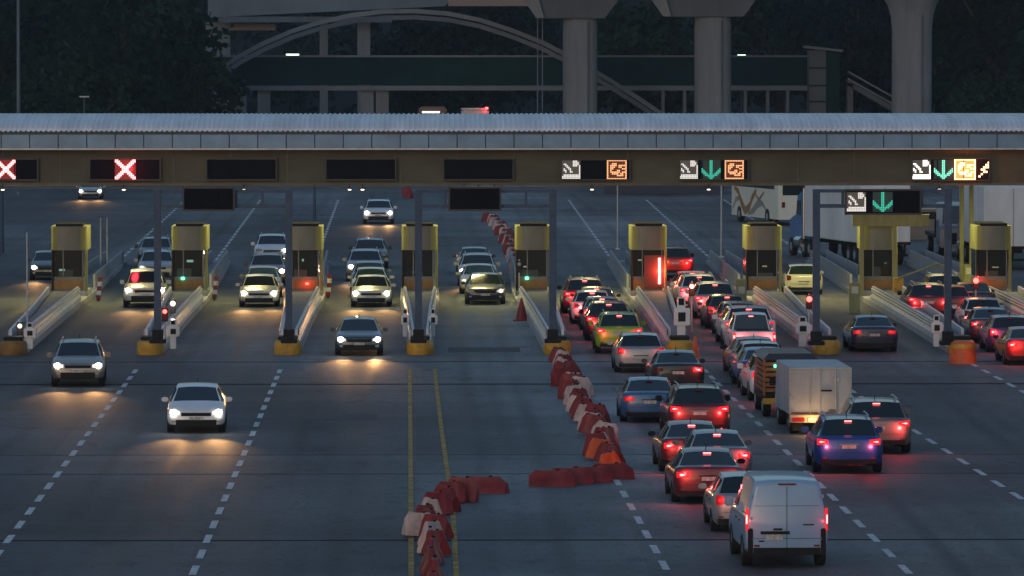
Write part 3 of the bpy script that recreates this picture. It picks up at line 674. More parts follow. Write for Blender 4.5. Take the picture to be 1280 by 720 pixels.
# oncoming lorry nose between them
x, y = P(1203, 322); t = empty('flatbed_truck', (x, y, 0), 0, 'dark lorry with one white lit headlight facing the camera left of the right edge trailer', 'truck', 'heavy vehicles beyond the booths')
m = MB(); m.prism([(0,.5),(0,1.5),(.6,1.7),(.9,2.8),(2.6,2.9),(2.6,.5)], 'x', -1.15, 1.15); m.build('cab', PA['silver'], t, bevel=.06)
m = MB(); m.add([(-.98,.62,1.78),(.98,.62,1.78),(.9,.86,2.7),(-.9,.86,2.7),(-.98,.56,1.80),(.98,.56,1.80),(.9,.80,2.72),(-.9,.80,2.72)], [(0,1,2,3),(4,7,6,5),(0,4,5,1),(1,5,6,2),(2,6,7,3),(3,7,4,0)]); m.build('windscreen', GLASS, t)
m = MB(); m.box(-.6,.6,-.04,.02,.7,1.3); m.build('grille', TRIM, t)
for s in (-1,1):
    m = MB(); m.tube((s*.88,-.05,.95),(s*.88,.05,.95),.13,n=12); m.build('headlight', HEAD_CORE if s > 0 else HEAD_OFF, t)
m = MB(); m.box(-1.2,1.2,2.8,9,.95,1.15); m.box(-1.2,1.2,2.8,2.95,1.15,2.3); m.build('flat_bed', TRIM, t)
wheel_pair(t, 1.0, 1.15, .48); wheel_pair(t, 7.6, 1.15, .48)

# ------------------------------------------------------------------ toll canopy
DF = 266.0
zc0, zc1, zf0, zcr = Z(166, DF), Z(186, DF), Z(231, DF+.8), Z(142.6, DF+6)
XL, XR = -48.0, 58.0
can = empty('toll_canopy', (5, DF, 0), 0, 'long barrel roofed canopy spanning all toll lanes with ribbed grey metal roof', 'canopy')
can.location = (0,0,0)
def prof(t):  # barrel cross-section: y, z
    a = math.pi*t; return (DF+6-6.0*math.cos(a), zc0+.06 + (zcr-zc0-.06)*(math.sin(a)**.85))
m = MB(); NP = 20
pr = [prof(k/NP) for k in range(NP+1)]
x = XL; k = 0; rows = []
while x < XR:
    for dx, dzz in ((0,0),(.10,0),(.125,.04),(.185,.04),(.21,0)):
        extra = 0
        rows.append([(x+dx, y, z+dzz+(extra if dzz else 0)) for y, z in pr])
    x += .22; k += 1
m.loft(rows, cap=False, closed=False); m.build('roof', ROOFM, can)
m = MB(); m.box(XL,XR,DF-.05,DF+12.05,zc0-.05,zc0+.05); m.build('roof_deck', pm('gutter_dark',(.05,.06,.08),.5,.3), can)
m = MB(); x = XL
while x < XR: m.box(x+.025, x+1.245-.025, DF-.02, DF+.04, zc1+.04, zc0-.07); x += 1.245
m.build('parapet_panel', PANEL, can)
m = MB(); m.box(XL,XR,DF+.05,DF+.3,zc1,zc0-.055); m.build('parapet_frame', DKBLUE, can)
m = MB(); m.box(XL,XR,DF-.06,DF+.32,zc1-.04,zc1+.035); m.build('gutter_edge', GALV, can)
m = MB(); m.box(XL,XR,DF+.8,DF+1.1,zf0,zc1-.045); m.build('fascia', FASC, can)
m = MB(); m.box(XL,XR,DF+.74,DF+.8,zf0-.03,zf0+.09); x = XL
while x < XR: m.box(x, x+.05, DF+.76, DF+.797, zf0+.09, zc1-.05); x += 2.49
m.build('fascia_trim', pm('fascia_trim_m',(.12,.10,.06),.5,.2,nscale=1,namt=.3), can)
m = MB(); m.box(XL,XR,DF+1.1,DF+11.8,zf0+.45,zf0+.55); m.build('ceiling', pm('canopy_soffit',(.22,.21,.15),.6,nscale=.4,namt=.2), can)
m = MB(); m.box(XL,XR,DF+10.9,DF+11.9,zf0+.1,zc0-.06); m.build('rear_fascia', FASC, can)
# signs on the fascia
def ledmat(icon, name, x0, z0, cell, y, mat, parent):
    m = MB(); h = len(icon)
    for r_, row in enumerate(icon):
        for c_, ch in enumerate(row):
            if ch == '#':
                cx = x0+(c_+.5)*cell; cz = z0+(h-r_-.5)*cell
                m.cbox(cx, y, cz, cell*.80, .012, cell*.80)
    return m.build(name, mat, parent)
IC_X = ["##........##","###......###",".###....###.","..###..###..","...######...","....####....","....####....","...######...","..###..###..",".###....###.","###......###","##........##"]
IC_M = [".......###..",".......####.",".##....####.","..##...###.#","...##......#",".#..##.....#",".##..#.....#","..#..##....#","...........#",".###########","############","############"]
IC_A = [".....##.....",".....##.....",".....##.....",".....##.....",".....##.....","#....##....#","##...##...##","###..##..###",".###.##.###.","..########..","....####....",".....##....."]
IC_C = ["############","#..........#","#..###.....#","#.####.#####","#.###..##..#","#.##.....###","#.#...##...#","#.######.###","#..####.##.#","#.....####.#","#..........#","############"]
IC_S = ["....#","...##","..###",".##..","..##.",".#...","#...."]
def sign_board(px0, px1, py0, py1, d, label, icons, name='lane_sign', depth=.22, group='lane signals along the canopy fascia'):
    x0, x1, z1, z0 = X(px0,d), X(px1,d), Z(py0,d), Z(py1,d)
    t = empty(name, ((x0+x1)/2, d, z0), 0, label, 'sign', group)
    hw = (x1-x0)/2; h = z1-z0
    m = MB(); m.box(-hw,hw,0,depth,0,h); m.build('housing', BLACK, t, bevel=.02)
    m = MB(); f = .045
    m.box(-hw-.02,hw+.02,-.05,.02,h-f,h+.02); m.box(-hw-.02,hw+.02,-.05,.02,-.02,f); m.box(-hw-.02,-hw+f,-.05,.02,f,h-f); m.box(hw-f,hw+.02,-.05,.02,f,h-f)
    m.build('frame', pm('sign_frame',(.03,.03,.035),.4), t)
    m = MB()
    for k in (1,2): m.box(-hw+k*2*hw/3-.02,-hw+k*2*hw/3+.02,-.03,.0,f,h-f)
    m.build('divider', BLACK, t)
    for ic, pcx, size, mat, ground in icons:
        cx = X(pcx, d)-(x0+x1)/2; s = size*d/F
        if ground:
            m = MB(); m.box(cx-s*.5,cx+s*.5,-.012,-.001,h/2-s*.5,h/2+s*.5); m.build('lit_panel', ground, t)
        cell = s/max(len(ic[0]), len(ic)) 
        ledmat(ic, 'symbol', cx-cell*len(ic[0])/2, h/2-cell*len(ic)/2, cell, -.03, mat, t)
    return t
ds = DF+.62
OG = em('led_orange_ground',(1,.12,.02),.03); GG = em('led_green_ground',(0,.5,.5),.012); WG = em('led_white_ground',(1,.9,.8),.02)
sign_board(-40,48,198,225,ds,'dark lane sign with a red lit X cut by the left edge of the photo',[(IC_X,8,24,LED_R,LED_RG)])
t = sign_board(112,201,198,225,ds,'black lane sign with a bright red lit X above the second booth from the left',[(IC_X,157,26,LED_R,LED_RG)])
light('sign_glow','POINT',t,(0.15,-.35,.5),20,(1,.03,.05),size=.2)
sign_board(258,346,198,225,ds,'unlit black lane sign between the red X sign and the central unlit one',[])
sign_board(407,495,198,225,ds,'unlit black lane sign above the lone white suv driving up',[])
sign_board(554,642,198,225,ds,'unlit black lane sign directly above the second gantry board',[])
sign_board(701,788,199,225,ds,'lane sign with white attendant symbol and orange card symbol, no arrow',[(IC_M,714,23,LED_W,WG),(IC_C,771,25,LED_O,OG)])
t = sign_board(849,936,199,225,ds,'lane sign with white, green arrow and orange symbols above the red lit booth',[(IC_M,861,23,LED_W,WG),(IC_A,889,24,LED_G,GG),(IC_C,918,24,LED_O,OG)])
t = sign_board(1140,1238,198,226,ds,'brightest lane sign, white symbol, green arrow and glaring orange square at the right',[(IC_M,1152,24,LED_WB,WG),(IC_A,1180,24,LED_GB,GG),(IC_C,1207,27,LED_OB,em('led_orange_fill',(1,.22,.05),.9)),(IC_S,1231,20,LED_OB,None)])
light('sign_glow','POINT',t,(.7,-.5,.5),34,(1,.18,.02),size=.25)
# lane lamps under the fascia
for px in (4,155,305,437,453,580,598,618,740,886,1175):
    x_ = X(px, DF+.5); L_ = {4:'leftmost',155:'below the bright red X',305:'below the first unlit sign',437:'left of the pair below the second unlit sign',453:'right of the pair below the second unlit sign',580:'left one of three below the third unlit sign',598:'middle one of three below the third unlit sign',618:'right one of three below the third unlit sign',740:'below the sign without arrow',886:'below the green arrow sign',1175:'below the brightest sign'}[px]
    t = empty('lane_lamp', (x_, DF+.5, zf0-.17), 0, 'small white lamp under canopy edge, '+L_, 'lamp', 'small lamps under the canopy edge')
    m = MB(); m.cbox(0,.02,.02,.28,.16,.05); m.tube((0,.02,.03),(0,.02,.2),.02,n=6); m.build('bracket', TRIM, t)
    m = MB(); m.cbox(0,-.02,-.03,.15,.12,.05); m.build('lens', LAMP_W, t, bevel=.015)
# ceiling lamps (yellowish) over each lane
for k, px in enumerate((12,161,309,452,594,738,883,1027,1172,1310)):
    x_ = X(px, 271); nm = ['leftmost','second','third','fourth','fifth','sixth','seventh','eighth','ninth','rightmost'][k]
    t = empty('ceiling_lamp', (x_, 272, zf0+.36), 0, 'yellowish ceiling lamp under the canopy over the %s lane from the left' % nm if k not in (0, 9) else 'yellowish ceiling lamp under the canopy over the %s lane' % nm, 'lamp', 'ceiling lamps under the canopy')
    m = MB(); m.cbox(0,0,.05,1.2,.4,.08); m.build('lamp_body', GALV, t)
    m = MB(); m.cbox(0,0,-.01,1.1,.3,.04); m.build('diffuser', em('diffuser_lit',(1,.85,.4),4), t)
    light('lamp_light','AREA',t,(0,0,-.05),120,(1,.86,.34),size=.9)
# ------------------------------------------------------------------ islands, booths
OLD = [(-58,'far left'),(87,'leftmost'),(237,'second from left'),(381,'third from left'),(524.5,'central'),(667,'fifth from left'),(811,'red lit'),(955,'seventh from left'),(1100,'yellow framed'),(1243,'rightmost')]
NOSEPX = [-135, 15, 187, 359, 525, 697, 851, 1036, 1205, 1372]
GW = pm('guard_wall', (.58,.60,.64), .5, .2, nscale=2.5, namt=.25)
def booth(px, label, extras):
    d = 271.0; t = empty('toll_booth', (X(px, d), d, 0), 0, label, 'booth', 'toll booths under the canopy')
    W = .80
    m = MB(); m.box(-W,W,-.3,3.2,.2,.42); m.build('base_slab', CONC2, t, bevel=.02)
    m = MB(); m.box(-W+.02,W-.18,0,2.6,.42,1.02); m.build('lower_wall', BOOTHG, t, bevel=.02)
    m = MB(); m.box(-W+.06,W-.22,-.03,0,.50,.90); m.build('colour_band', ORB, t)
    m = MB(); m.box(-W+.04,W-.20,.06,2.55,1.02,2.22); m.build('window', BGLASS, t)
    m = MB()
    for xx in (-W+.03, -W+.52, W-.21): m.box(xx-.025,xx+.025,.0,.07,1.0,2.22)
    m.box(-W+.03,W-.2,0,.07,1.0,1.05); m.build('window_frame', BOOTHG, t)
    # someone's monitor / desk lamp glint
    rs = random.Random(int(px)); m = MB(); sx, sz = rs.uniform(-.45,.3), rs.uniform(1.25,1.8)
    m.cbox(sx,.05,sz,rs.uniform(.08,.3),.03,rs.uniform(.05,.12)); m.build('screen', em('booth_screen%d' % (int(px) % 3), ((.5,1,.8),(1,.8,.5),(.35,.5,.7))[int(px) % 3], (.12,.08,.03)[int(px) % 3]), t)
    m = MB(); m.box(rs.uniform(-.6,-.2),rs.uniform(0,.45),.04,.055,1.04,rs.uniform(1.2,1.5)); m.build('counter', pm('booth_counter_dark',(.04,.05,.05),.6), t)
    # curved header: grey drum with yellow quarter-round sides
    def arc(x0, x1, z0, z1, mat, nm):
        rr = []
        for k in range(9):
            xx = x0+(x1-x0)*k/8; yy = -.28*math.sqrt(max(0, 1-(xx/W)**2))
            rr.append([(xx,yy,z0),(xx,yy,z1),(xx,2.8,z1),(xx,2.8,z0)])
        mm = MB(); mm.loft(rr); return mm.build(nm, mat, t, smooth=30)
    arc(-.50,.50,2.24,3.30,BOOTHG,'header'); arc(-W,-.503,2.24,3.30,YEL,'header_side'); arc(.503,W,2.24,3.30,YEL,'header_side')
    m = MB(); m.box(-.60,.60,-.2,2.75,3.305,3.42); m.build('roof_cap', TRIM, t)
    m = MB(); m.tube((W-.06,-.05,.2),(W-.06,-.05,2.24),.075,n=12); m.build('column', YEL, t, smooth=40)
    m = MB(); m.tube((-W+.05,-.12,.2),(-W+.05,-.12,2.24),.05,n=12); m.build('column', BLACKR, t, smooth=40)
    extras(t)
    return t
def lamp_at(t, x, z, mat, sx, sz, col_=None, e=0, y=-.12):
    m = MB(); m.cbox(x, y, z, sx, .06, sz); m.build('signal_lamp', mat, t, bevel=.01)
    if col_: light('lamp_light','POINT',t,(x, y-.2, z), e, col_, size=.08)
def ex(kind):
    def f(t):
        if kind == 'redtube':
            m = MB(); m.box(-.2,.75,-.10,-.035,.55,2.0); m.build('tube_glow_panel', pm('tube_glow_red',(.10,.025,.015),.4), t)  # the tube's red glow on the booth is put into this panel's colour
            lamp_at(t,.48,1.30,LAMP_RT,.10,1.15,(1,.10,.06),22,-.16)
        if kind == 'green': lamp_at(t,-.3,.98,LAMP_G,.16,.12)
        if kind == 'reddot': lamp_at(t,.1,.74,LAMP_R,.14,.10,(1,.05,.03),3)
        if kind == 'redright': lamp_at(t,-.75,.95,LAMP_R,.16,.22,(1,.05,.03),6)
    return f
bl = {
 -58: None,
 87: ('leftmost toll booth with yellow sides and an unlit green tinted window','x'),
 237: ('toll booth with a green lamp under its window, behind the leftmost gantry board','green'),
 381: ('toll booth with a small red lamp, right behind the second tall blue pole','reddot'),
 524.5: ('toll booth split in view by the central tall blue pole','x'),
 667: ('toll booth between the red barrier chain beyond and the fourth tall blue pole','green'),
 811: ('toll booth with a glowing vertical red light tube','redtube'),
 955: ('toll booth with a yellow box at its foot, below the white coach','x'),
 1100: ('toll booth under the yellow steel portal, below the small lit gantry sign','x'),
 1243: ('rightmost toll booth with a red lamp on its left side','redright')}
for (px, nm), npx in zip(OLD, NOSEPX):
    xb = X(px, 271); dn = Dz(444); xn = X(npx, dn)
    if px == -58: continue
    xa = (xb*2+xn)/3
    # island: kerbed plinth tapering to the nose
    isl = empty('toll_island', (0,0,0), 0, {87:'leftmost toll island with low guard walls, brown nose and white lamp',237:'toll island of the second booth from the left, right guard wall brightly lit',381:'toll island of the third booth from the left, its wall lit in patches',524.5:'central toll island with narrow twin guard walls',667:'toll island ending where the near red barrier chain starts',811:'toll island of the red lit booth with pink lit guard wall',955:'toll island with a yellow box and slanting guard rails left of the navy sedan',1100:'toll island of the yellow framed booth, right of the navy sedan',1243:'toll island of the rightmost booth, among the far right cars'}[px], 'traffic island', 'toll islands between the lanes')
    m = MB(); y0 = dn+1.2; y1 = 271
    def ring(x, y, hw, z0, z1): return [(x-hw,y,z0),(x+hw,y,z0),(x+hw,y,z1),(x-hw,y,z1)]
    m.loft([ring(xn,y0,.46,-.01,.2),ring((xn+xb)/2,(y0+y1)/2,.62,-.01,.2),ring(xb,y1-4,.86,-.01,.2),ring(xb,y1+8,.86,-.01,.2),ring(xb,314,.5,-.01,.2)])
    m.build('kerb_plinth', CONC2, isl)
    for s in (-1,1):
        m = MB(); q = []
        for (x,y,o) in ((xn,y0+2,.30),((xn+xb)/2,(y0+y1)/2,.46),(xb,y1-5,.68)):
            xx = x+s*o; q.append([(xx-s*.0,y,.2),(xx+s*.10,y,.2),(xx+s*.10,y,.38),(xx+s*.02,y,.5),(xx+s*.02,y,.82),(xx-s*.08,y,.82),(xx-s*.08,y,.2)])
        m.loft(q); m.build('guard_wall', GW, isl)
        m = MB(); q = []
        for (x,y,o) in ((xb,y1+9,.62),(xb,296,.5),(xb,312,.40)):
            xx = x+s*o; q.append([(xx-.05,y,.2),(xx+.05,y,.2),(xx+.05,y,.80),(xx-.05,y,.80)])
        m.loft(q); m.build('rear_guard_wall', CONC2, isl)
        m = MB(); q = []
        for (x,y,o) in ((xn,y0+2.3,.32),((xn+xb)/2,(y0+y1)/2,.48),(xb,y1-5.2,.70)):
            xx = x+s*o; q.append([(xx+s*.03,y,.56),(xx+s*.07,y,.60),(xx+s*.04,y,.66),(xx+s*.07,y,.72),(xx+s*.03,y,.76)])
        m.loft(q); m.build('guard_rail', GALV, isl)
    m = MB(); q = []
    for (x,y,o) in ((xn,y0+2.5,.2),((xn+xb)/2,(y0+y1)/2,.34),(xb,y1-5,.55)):
        q.append([(x-o,y,.2),(x+o,y,.2),(x+o,y,.56),(x-o,y,.56)])
    m.loft(q); m.build('infill', pm('infill_blue',(.10,.12,.17),.6,nscale=1,namt=.3), isl)
    # nose: rounded attenuator
    m = MB(); rr = []
    for z, hw in ((0,.50),(.12,.52),(.42,.50),(.50,.44),(.52,.30)):
        rr.append([(xn+hw*math.cos(a), dn+.7+.7*math.sin(a)*hw/.5, z) for a in [2*math.pi*k/20 for k in range(20)]])
    m.loft(rr); m.build('impact_nose', NOSE if px not in (87,) else ORB, isl, smooth=40)
    m = MB(); m.box(xn-.36,xn+.36,dn+.5,dn+1.6,.52,.66); m.build('nose_cap', TRIM, isl, bevel=.03)
    # small posts with signals at the front
    if bl[px]: booth(px, bl[px][0], ex(bl[px][1]))
# gantries
def gantry(pxa, pxb, pybase, board, label, lab_board, icons, dh=0):
    d = Dz(pybase, .6); xa, xb_ = X(pxa,d), X(pxb,d); zt = Z(236.5,d)
    t = empty('sign_gantry', ((xa+xb_)/2, d, .6), 0, label, 'gantry', 'blue steel gantries in front of the booths'); o = (xa+xb_)/2; z0 = -.6
    for xx in (xa-o, xb_-o):
        m = MB(); m.box(xx-.13,xx+.13,-.13,.13,0,zt-.6+.0); m.build('post', DKBLUE, t, bevel=.02)
        m = MB(); m.box(xx-.30,xx+.30,-.3,.3,-.05,.10); m.box(xx-.2,xx+.2,-.2,.2,.10,.45); m.build('post_foot', TRIM, t, bevel=.02)
    zb = Z(257.5,d)-.6; zt_ = zt-.6
    m = MB(); m.box(xa-o-.13,xb_-o+.13,-.08,.08,zt_-.12,zt_-.003); m.box(xa-o+.13,xb_-o-.13,-.08,.08,zb-.07,zb+.07)
    n = 5
    for k in range(1,n):
        xx = xa-o+(xb_-xa)*k/n; m.box(xx-.05,xx+.05,-.06,.06,zb+.07,zt_-.12)
    m.build('truss_beam', DKBLUE, t)
    return d
def sboard(px0,px1,py0,py1,d,label,icons): return sign_board(px0,px1,py0,py1,d-.32,label,icons,name='gantry_sign',depth=.2,group='black sign boards on the blue gantries')
d = gantry(197,361,427,None,'blue steel gantry left, straddling the lane with the white hatchback and its queue',None,None)
sboard(229,293,234,263,d,'blank black board on the left blue gantry',[])
d = gantry(523,691,427,None,'blue steel gantry in the middle, standing on the central island and the barrier chain island',None,None)
sboard(561,626,234,263,d,'blank black board on the middle blue gantry',[])
d = gantry(1021,1186,430,None,'grey steel gantry on the right carrying the lit sign board',None,None)
sboard(1057,1152,237,268,d,'black board on the right gantry with white attendant symbol and green arrow',[(IC_M,1071,24,LED_W,WG),(IC_A,1104,25,LED_G,GG)])
# yellow portal on the booth right
t = empty('steel_portal', (X(1112,270.2),270.2,0), 0, 'yellow steel portal frame just under the lit right gantry board', 'frame')
m = MB(); zz0, zz1 = Z(283,270.2), Z(268,270.2); m.box(X(1066,270.2)-t.location.x, X(1162,270.2)-t.location.x, -.12,.12, zz0, zz1); m.build('beam', YEL, t, bevel=.02)
for px in (1078,1119):
    xx = X(px,270.2)-t.location.x; m = MB(); m.box(xx-.09,xx+.09,-.1,.1,.42 if px < 1000 else .2,zz0-.003); m.build('post', YEL, t, bevel=.015)
xx = X(1206, 280); t = empty('yellow_column', (xx,280,0), 0, 'yellow painted column group below the brightest orange sign', 'column')
for k in (-.1,.34):
    m = MB(); m.box(k-.09,k+.09,-.12,.12,0,zf0+.44); m.build('shaft', YEL, t, bevel=.02)
# boom arm
t = empty('boom_barrier', (X(1124,266),266,.2), 0, 'raised yellow boom barrier arm slanting over the dark red suv', 'barrier')
m = MB(); m.box(-.22,.22,-.2,.2,0,1.0); m.build('cabinet', NOSE, t, bevel=.03)
m = MB(); m.path([(0,-.25,.98),(1.7,-.25,1.60),(1.95,-.25,1.52)], .045); m.build('arm', YEL, t)
# kiosks, posts, signals, cones
def kiosk(px, py, h, w_, label, lit=None):
    x, y = P(px, py, .2); t = empty('payment_kiosk', (x, y, .2), 0, label, 'kiosk', 'white payment posts on the islands')
    m = MB(); m.box(-w_*.28,w_*.28,0,.35,0,h*.98); m.build('post', PA['white'], t, bevel=.02)
    m = MB(); m.box(-w_*.5,w_*.6,-.08,.3,h*.42,h*.76); m.build('terminal', PA['white'], t, bevel=.03)
    m = MB(); m.box(-w_*.22,w_*.28,-.1,-.08,h*.50,h*.68); m.build('screen', TRIM, t)
    m = MB(); m.box(-w_*.18,w_*.18,-.03,0,h*.82,h*.95); m.build('upper_screen', lit or TRIM, t)
kiosk(852,434,1.9,.55,'white payment kiosk with square dark screen at the front of the red lit booth island', )
kiosk(1004,434,1.15,.5,'low white payment kiosk beside the seventh island nose')
kiosk(216,436,1.1,.4,'white payment kiosk on the second island near the left gantry post')
kiosk(37,436,1.0,.4,'white payment kiosk at the tip of the leftmost island')
kiosk(1172,434,1.2,.4,'white payment kiosk left of the right gantry post')
kiosk(506,421,1.1,.3,'slim white payment kiosk left of the central blue pole')
kiosk(541,421,1.1,.3,'slim white payment kiosk right of the central blue pole')
def signal(px, py, pylamp, label, mat, c=None, e=3, post=True, wid=.16):
    x, y = P(px, py, .2); zl = Z(pylamp, y)-.2; t = empty('signal_post', (x,y,.2), 0, label, 'signal', 'small signal posts on the islands')
    m = MB(); m.tube((0,0,0),(0,0,zl+.2),.035,n=8); m.build('pole', GALV, t)
    m = MB(); m.cbox(0,-.06,zl-.12,.24,.12,.52); m.build('signal_head', BLACKR, t, bevel=.02)
    m = MB(); m.tube((0,-.15,zl),(0,-.11,zl),wid/2,n=14); m.build('lamp', mat, t)
    if c: light('lamp_light','POINT',t,(0,-.35,zl),e,c,size=.06)
signal(206,432,389,'signal post with small red lamp beside the left gantry post',LAMP_R,(1,.05,.03),2)
signal(216,425,379,'signal post with round white lamp just right of the left gantry post',LAMP_W,(1,.95,.8),3,wid=.2)
signal(25,434,407,'signal post with blinking white lamp on the leftmost island',LAMP_W,(1,.8,.7),1)
signal(1012,428,374,'signal post with red lamps just left of the seventh island gantry post',LAMP_R,(1,.05,.03),2,wid=.22)
signal(865,415,358,'signal post with pale red lamps above the orange cone',LAMP_RT,(1,.2,.1),5)
signal(1221,392,351,'signal post with a big red lamp left of the rightmost booth',LAMP_R,(1,.04,.02),5,wid=.24)
signal(649,372,330,'signal post left of the booth by the far barrier chain',HEAD_OFF)
def cone(px, py, h, label, mat, base=.42):
    x, y = P(px, py); t = empty('traffic_cone', (x,y,0), 0, label, 'traffic cone', 'traffic cones')
    m = MB(); m.box(-base/2,base/2,-base/2,base/2,0,.05); m.build('base', mat, t, bevel=.015)
    m = MB(); m.tube((0,0,.05),(0,0,h),base*.36,.035,n=18); m.build('cone', mat, t, smooth=40)
    m = MB(); r = lambda z: base*.36+(.035-base*.36)*(z-.05)/(h-.05)+.006
    m.tube((0,0,h*.5),(0,0,h*.66),r(h*.5),r(h*.66),n=18,cap=False); m.build('reflective_band', mat if h > .9 else PAINT_W, t, smooth=40)
cone(869,454,.95,'bright orange traffic cone in front of the white kiosk',ORP,.6)
cone(652,401,.95,'dark red traffic cone at the foot of the barrier chain booth',REDP,.72)
# boxes yellow at the booth feet
for px, py, lab in ((927,392,'yellow control box at the left foot of the booth below the coach'),(1069,392,'pale yellow control box left of the yellow portal'),(1212,366,'pale yellow control box left of the rightmost booth')):
    x, y = P(px, py, .0); t = empty('control_box', (x, y, 0), 0, lab, 'box', 'yellow control boxes by the booths')
    m = MB(); m.box(-.22,.22,-.2,.2,0,1.45 if px==927 else 1.3); m.build('cabinet', YEL, t, bevel=.02)
    m = MB(); m.box(-.14,.14,-.215,-.2,.85,1.15); m.build('panel', PA['cream'], t)
# orange bins at noses (right island red/orange)
x, y = P(1205, 455); t = empty('sand_barrel', (x,y,0), 0, 'orange and red water barrel in front of the right island nose', 'barrel')
m = MB(); rr = [[(r_*math.cos(a), r_*math.sin(a), z) for a in [2*math.pi*k/20 for k in range(20)]] for z, r_ in ((0,.50),(.35,.47),(.42,.44),(.75,.42),(.8,.3))]
m.loft(rr); m.build('drum', ORP, t, smooth=40)
m = MB(); m.tube((0,0,.55),(0,0,.70),.452,.442,n=20,cap=False); m.build('band', NOSE, t)

# ------------------------------------------------------------------ plastic water barriers
def make_barrier():
    t = empty('water_barrier'); L, hh = 1.2, .60
    pr = [(-.27,0),(.27,0),(.26,.10),(.13,.30),(.07,hh-.02),(.04,hh),(-.04,hh),(-.07,hh-.02),(-.13,.30),(-.26,.10)]
    m = MB(); rings = []
    for xx, s, zt in ((-L/2,.86,.70),(-L/2+.16,1,1.0),(-.28,1,1.0),(-.24,.90,.97),(.20,.90,.97),(.24,1,1.0),(L/2-.22,1,1.0),(L/2,.86,.62)):
        rings.append([(xx, y*s, min(z, hh*zt) if z > .3 else z) for y, z in pr])
    m.loft(rings); m.build('shell', REDP, t, bevel=.012, smooth=30)
    m = MB(); m.tube((L/8,0,hh-.02),(L/8,0,hh+.03),.05,n=10); m.build('filler_cap', TRIM, t)
    return t
BP = make_barrier(); first = True
def barrier(px, py, rot, mat, label, group, sc_=1.0, tilt=0):
    global first
    BQ.append((px, py, rot, mat, label, group, sc_, tilt))
BQ = []
def interp(pts, t):
    L = [0]
    for a, b in zip(pts[:-1], pts[1:]): L.append(L[-1]+math.hypot(b[0]-a[0], b[1]-a[1]))
    s = t*L[-1]
    for i in range(len(pts)-1):
        if s <= L[i+1]+1e-9:
            f = (s-L[i])/max(1e-9, L[i+1]-L[i]); return pts[i][0]+(pts[i+1][0]-pts[i][0])*f, pts[i][1]+(pts[i+1][1]-pts[i][1])*f
    return pts[-1]
rb = random.Random(11)
chain1 = [(698,453),(706,470),(715,490),(725,508),(735,528),(745,546),(752,566),(770,590)]
n1 = 38
for k in range(n1):
    w_ = [P(*q) for q in chain1]; x, y = interp(w_, k/(n1-1)); x += rb.uniform(-.2,.2)
    white = k % 3 == 2 and k < 33; mat = WHP if white else (ORP if k in (34,) or k == n1-1 else REDP)
    cn = {True:'white','x':0}.get(white,'red')
    if mat is ORP: lab = 'orange plastic barrier near the front end of the near chain, ' + ('lit by brake lights' if k == n1-1 else 'leaning right')
    else: lab = 'dirty %s plastic barrier in the slanting near chain between the islands and the queue' % ('whitish' if white else 'dark red')
    BQ.append((x, y, rb.choice((-1,1))*rb.uniform(25,75)+90*(rb.random()<.25), mat, lab, '%s barriers of the near chain' % ('whitish' if white else ('orange' if mat is ORP else 'dark red')), rb.uniform(.85,1.12), rb.uniform(-12,12)))
for k, (px, py, r_) in enumerate(((764,600,14),(737,604,8),(713,606,5),(690,609,2))):
    x, y = P(px, py); BQ.append((x, y, r_, REDP, ('dark red barrier of the sideways row, '+['nearest the brake lit orange one','second from its right end','third from its right end','at its left tip'][k]), 'dark red barriers lying in a sideways row', 1.0, 0))
x, y = P(606,617); BQ.append((x, y, -16, REDP, 'lone dark red barrier standing right of the lower heap on the blue grey road', 'dark red barriers of the lower heap', 1.0, 0))
lower = [(577,628),(563,630),(556,640),(546,645),(538,655),(531,664),(523,672),(537,668),(545,676),(540,684),(536,693),(545,696),(541,707),(538,720),(543,734),(541,750),(542,768)]
lr = [-14,10,-50,25,-62,60,16,-70,-40,60,76,-60,80,-84,88,86,88]
lc = 'rrrrwrwrrwwrrrrrr'
for k, ((px, py), r_, c_) in enumerate(zip(lower, lr, lc)):
    x, y = P(px, py)
    BQ.append((x, y, r_, REDP if c_ == 'r' else WHP, ('dark red' if c_ == 'r' else 'dirty whitish')+' barrier of the lower heap near the two yellow lines', ('dark red' if c_=='r' else 'whitish')+' barriers of the lower heap', rb.uniform(.92,1.06), rb.uniform(-6,6)))
chain2 = [(512,247),(560,262),(612,276),(625,284),(633,300),(640,318),(647,342)]
n2 = 40
for k in range(n2):
    w_ = [P(612,277), P(625,286), P(633,300), P(640,318), P(648,345)]; x, y = interp(w_, k/(n2-1)); white = k % 3 == 1 or k > 33
    BQ.append((x+rb.uniform(-.2,.2), y, rb.uniform(-80,80), WHP if white else REDP, '%s plastic barrier in the far chain beyond the booths, right of the central gantry' % ('pale' if white else 'red'), '%s barriers of the far chain' % ('pale' if white else 'red'), 1.0, 0))
for k in range(3):
    x, y = P(509+k*.6, 243+k*2.2); BQ.append((x, y, rb.uniform(-60,60), REDP, 'tiny red barrier in the distance under the canopy edge near the central pole', 'tiny distant barriers', 1.0, 0))
for k in range(7):
    x, y = P(266+k*.8, 388-k*9.5, .2); 
bobs = [BP]+[copy_tree(BP) for _ in BQ[1:]]
for o, (x, y, r_, mat, lab, grp, s_, tl) in zip(bobs, BQ):
    o.location = (x, y, 0 if tl == 0 else .03); o.rotation_euler = (0, R(tl), R(r_)); o.scale = (s_, s_, s_*(.72 if 'row' in lab or 'lone' in lab else 1)) if 'row' in lab or 'lone' in lab else (s_*.64, s_*.80, s_*.95); tag(o, lab, 'barrier', grp)
    for ch in o.children:
        if ch.name.startswith('shell'): setmat(ch, mat)
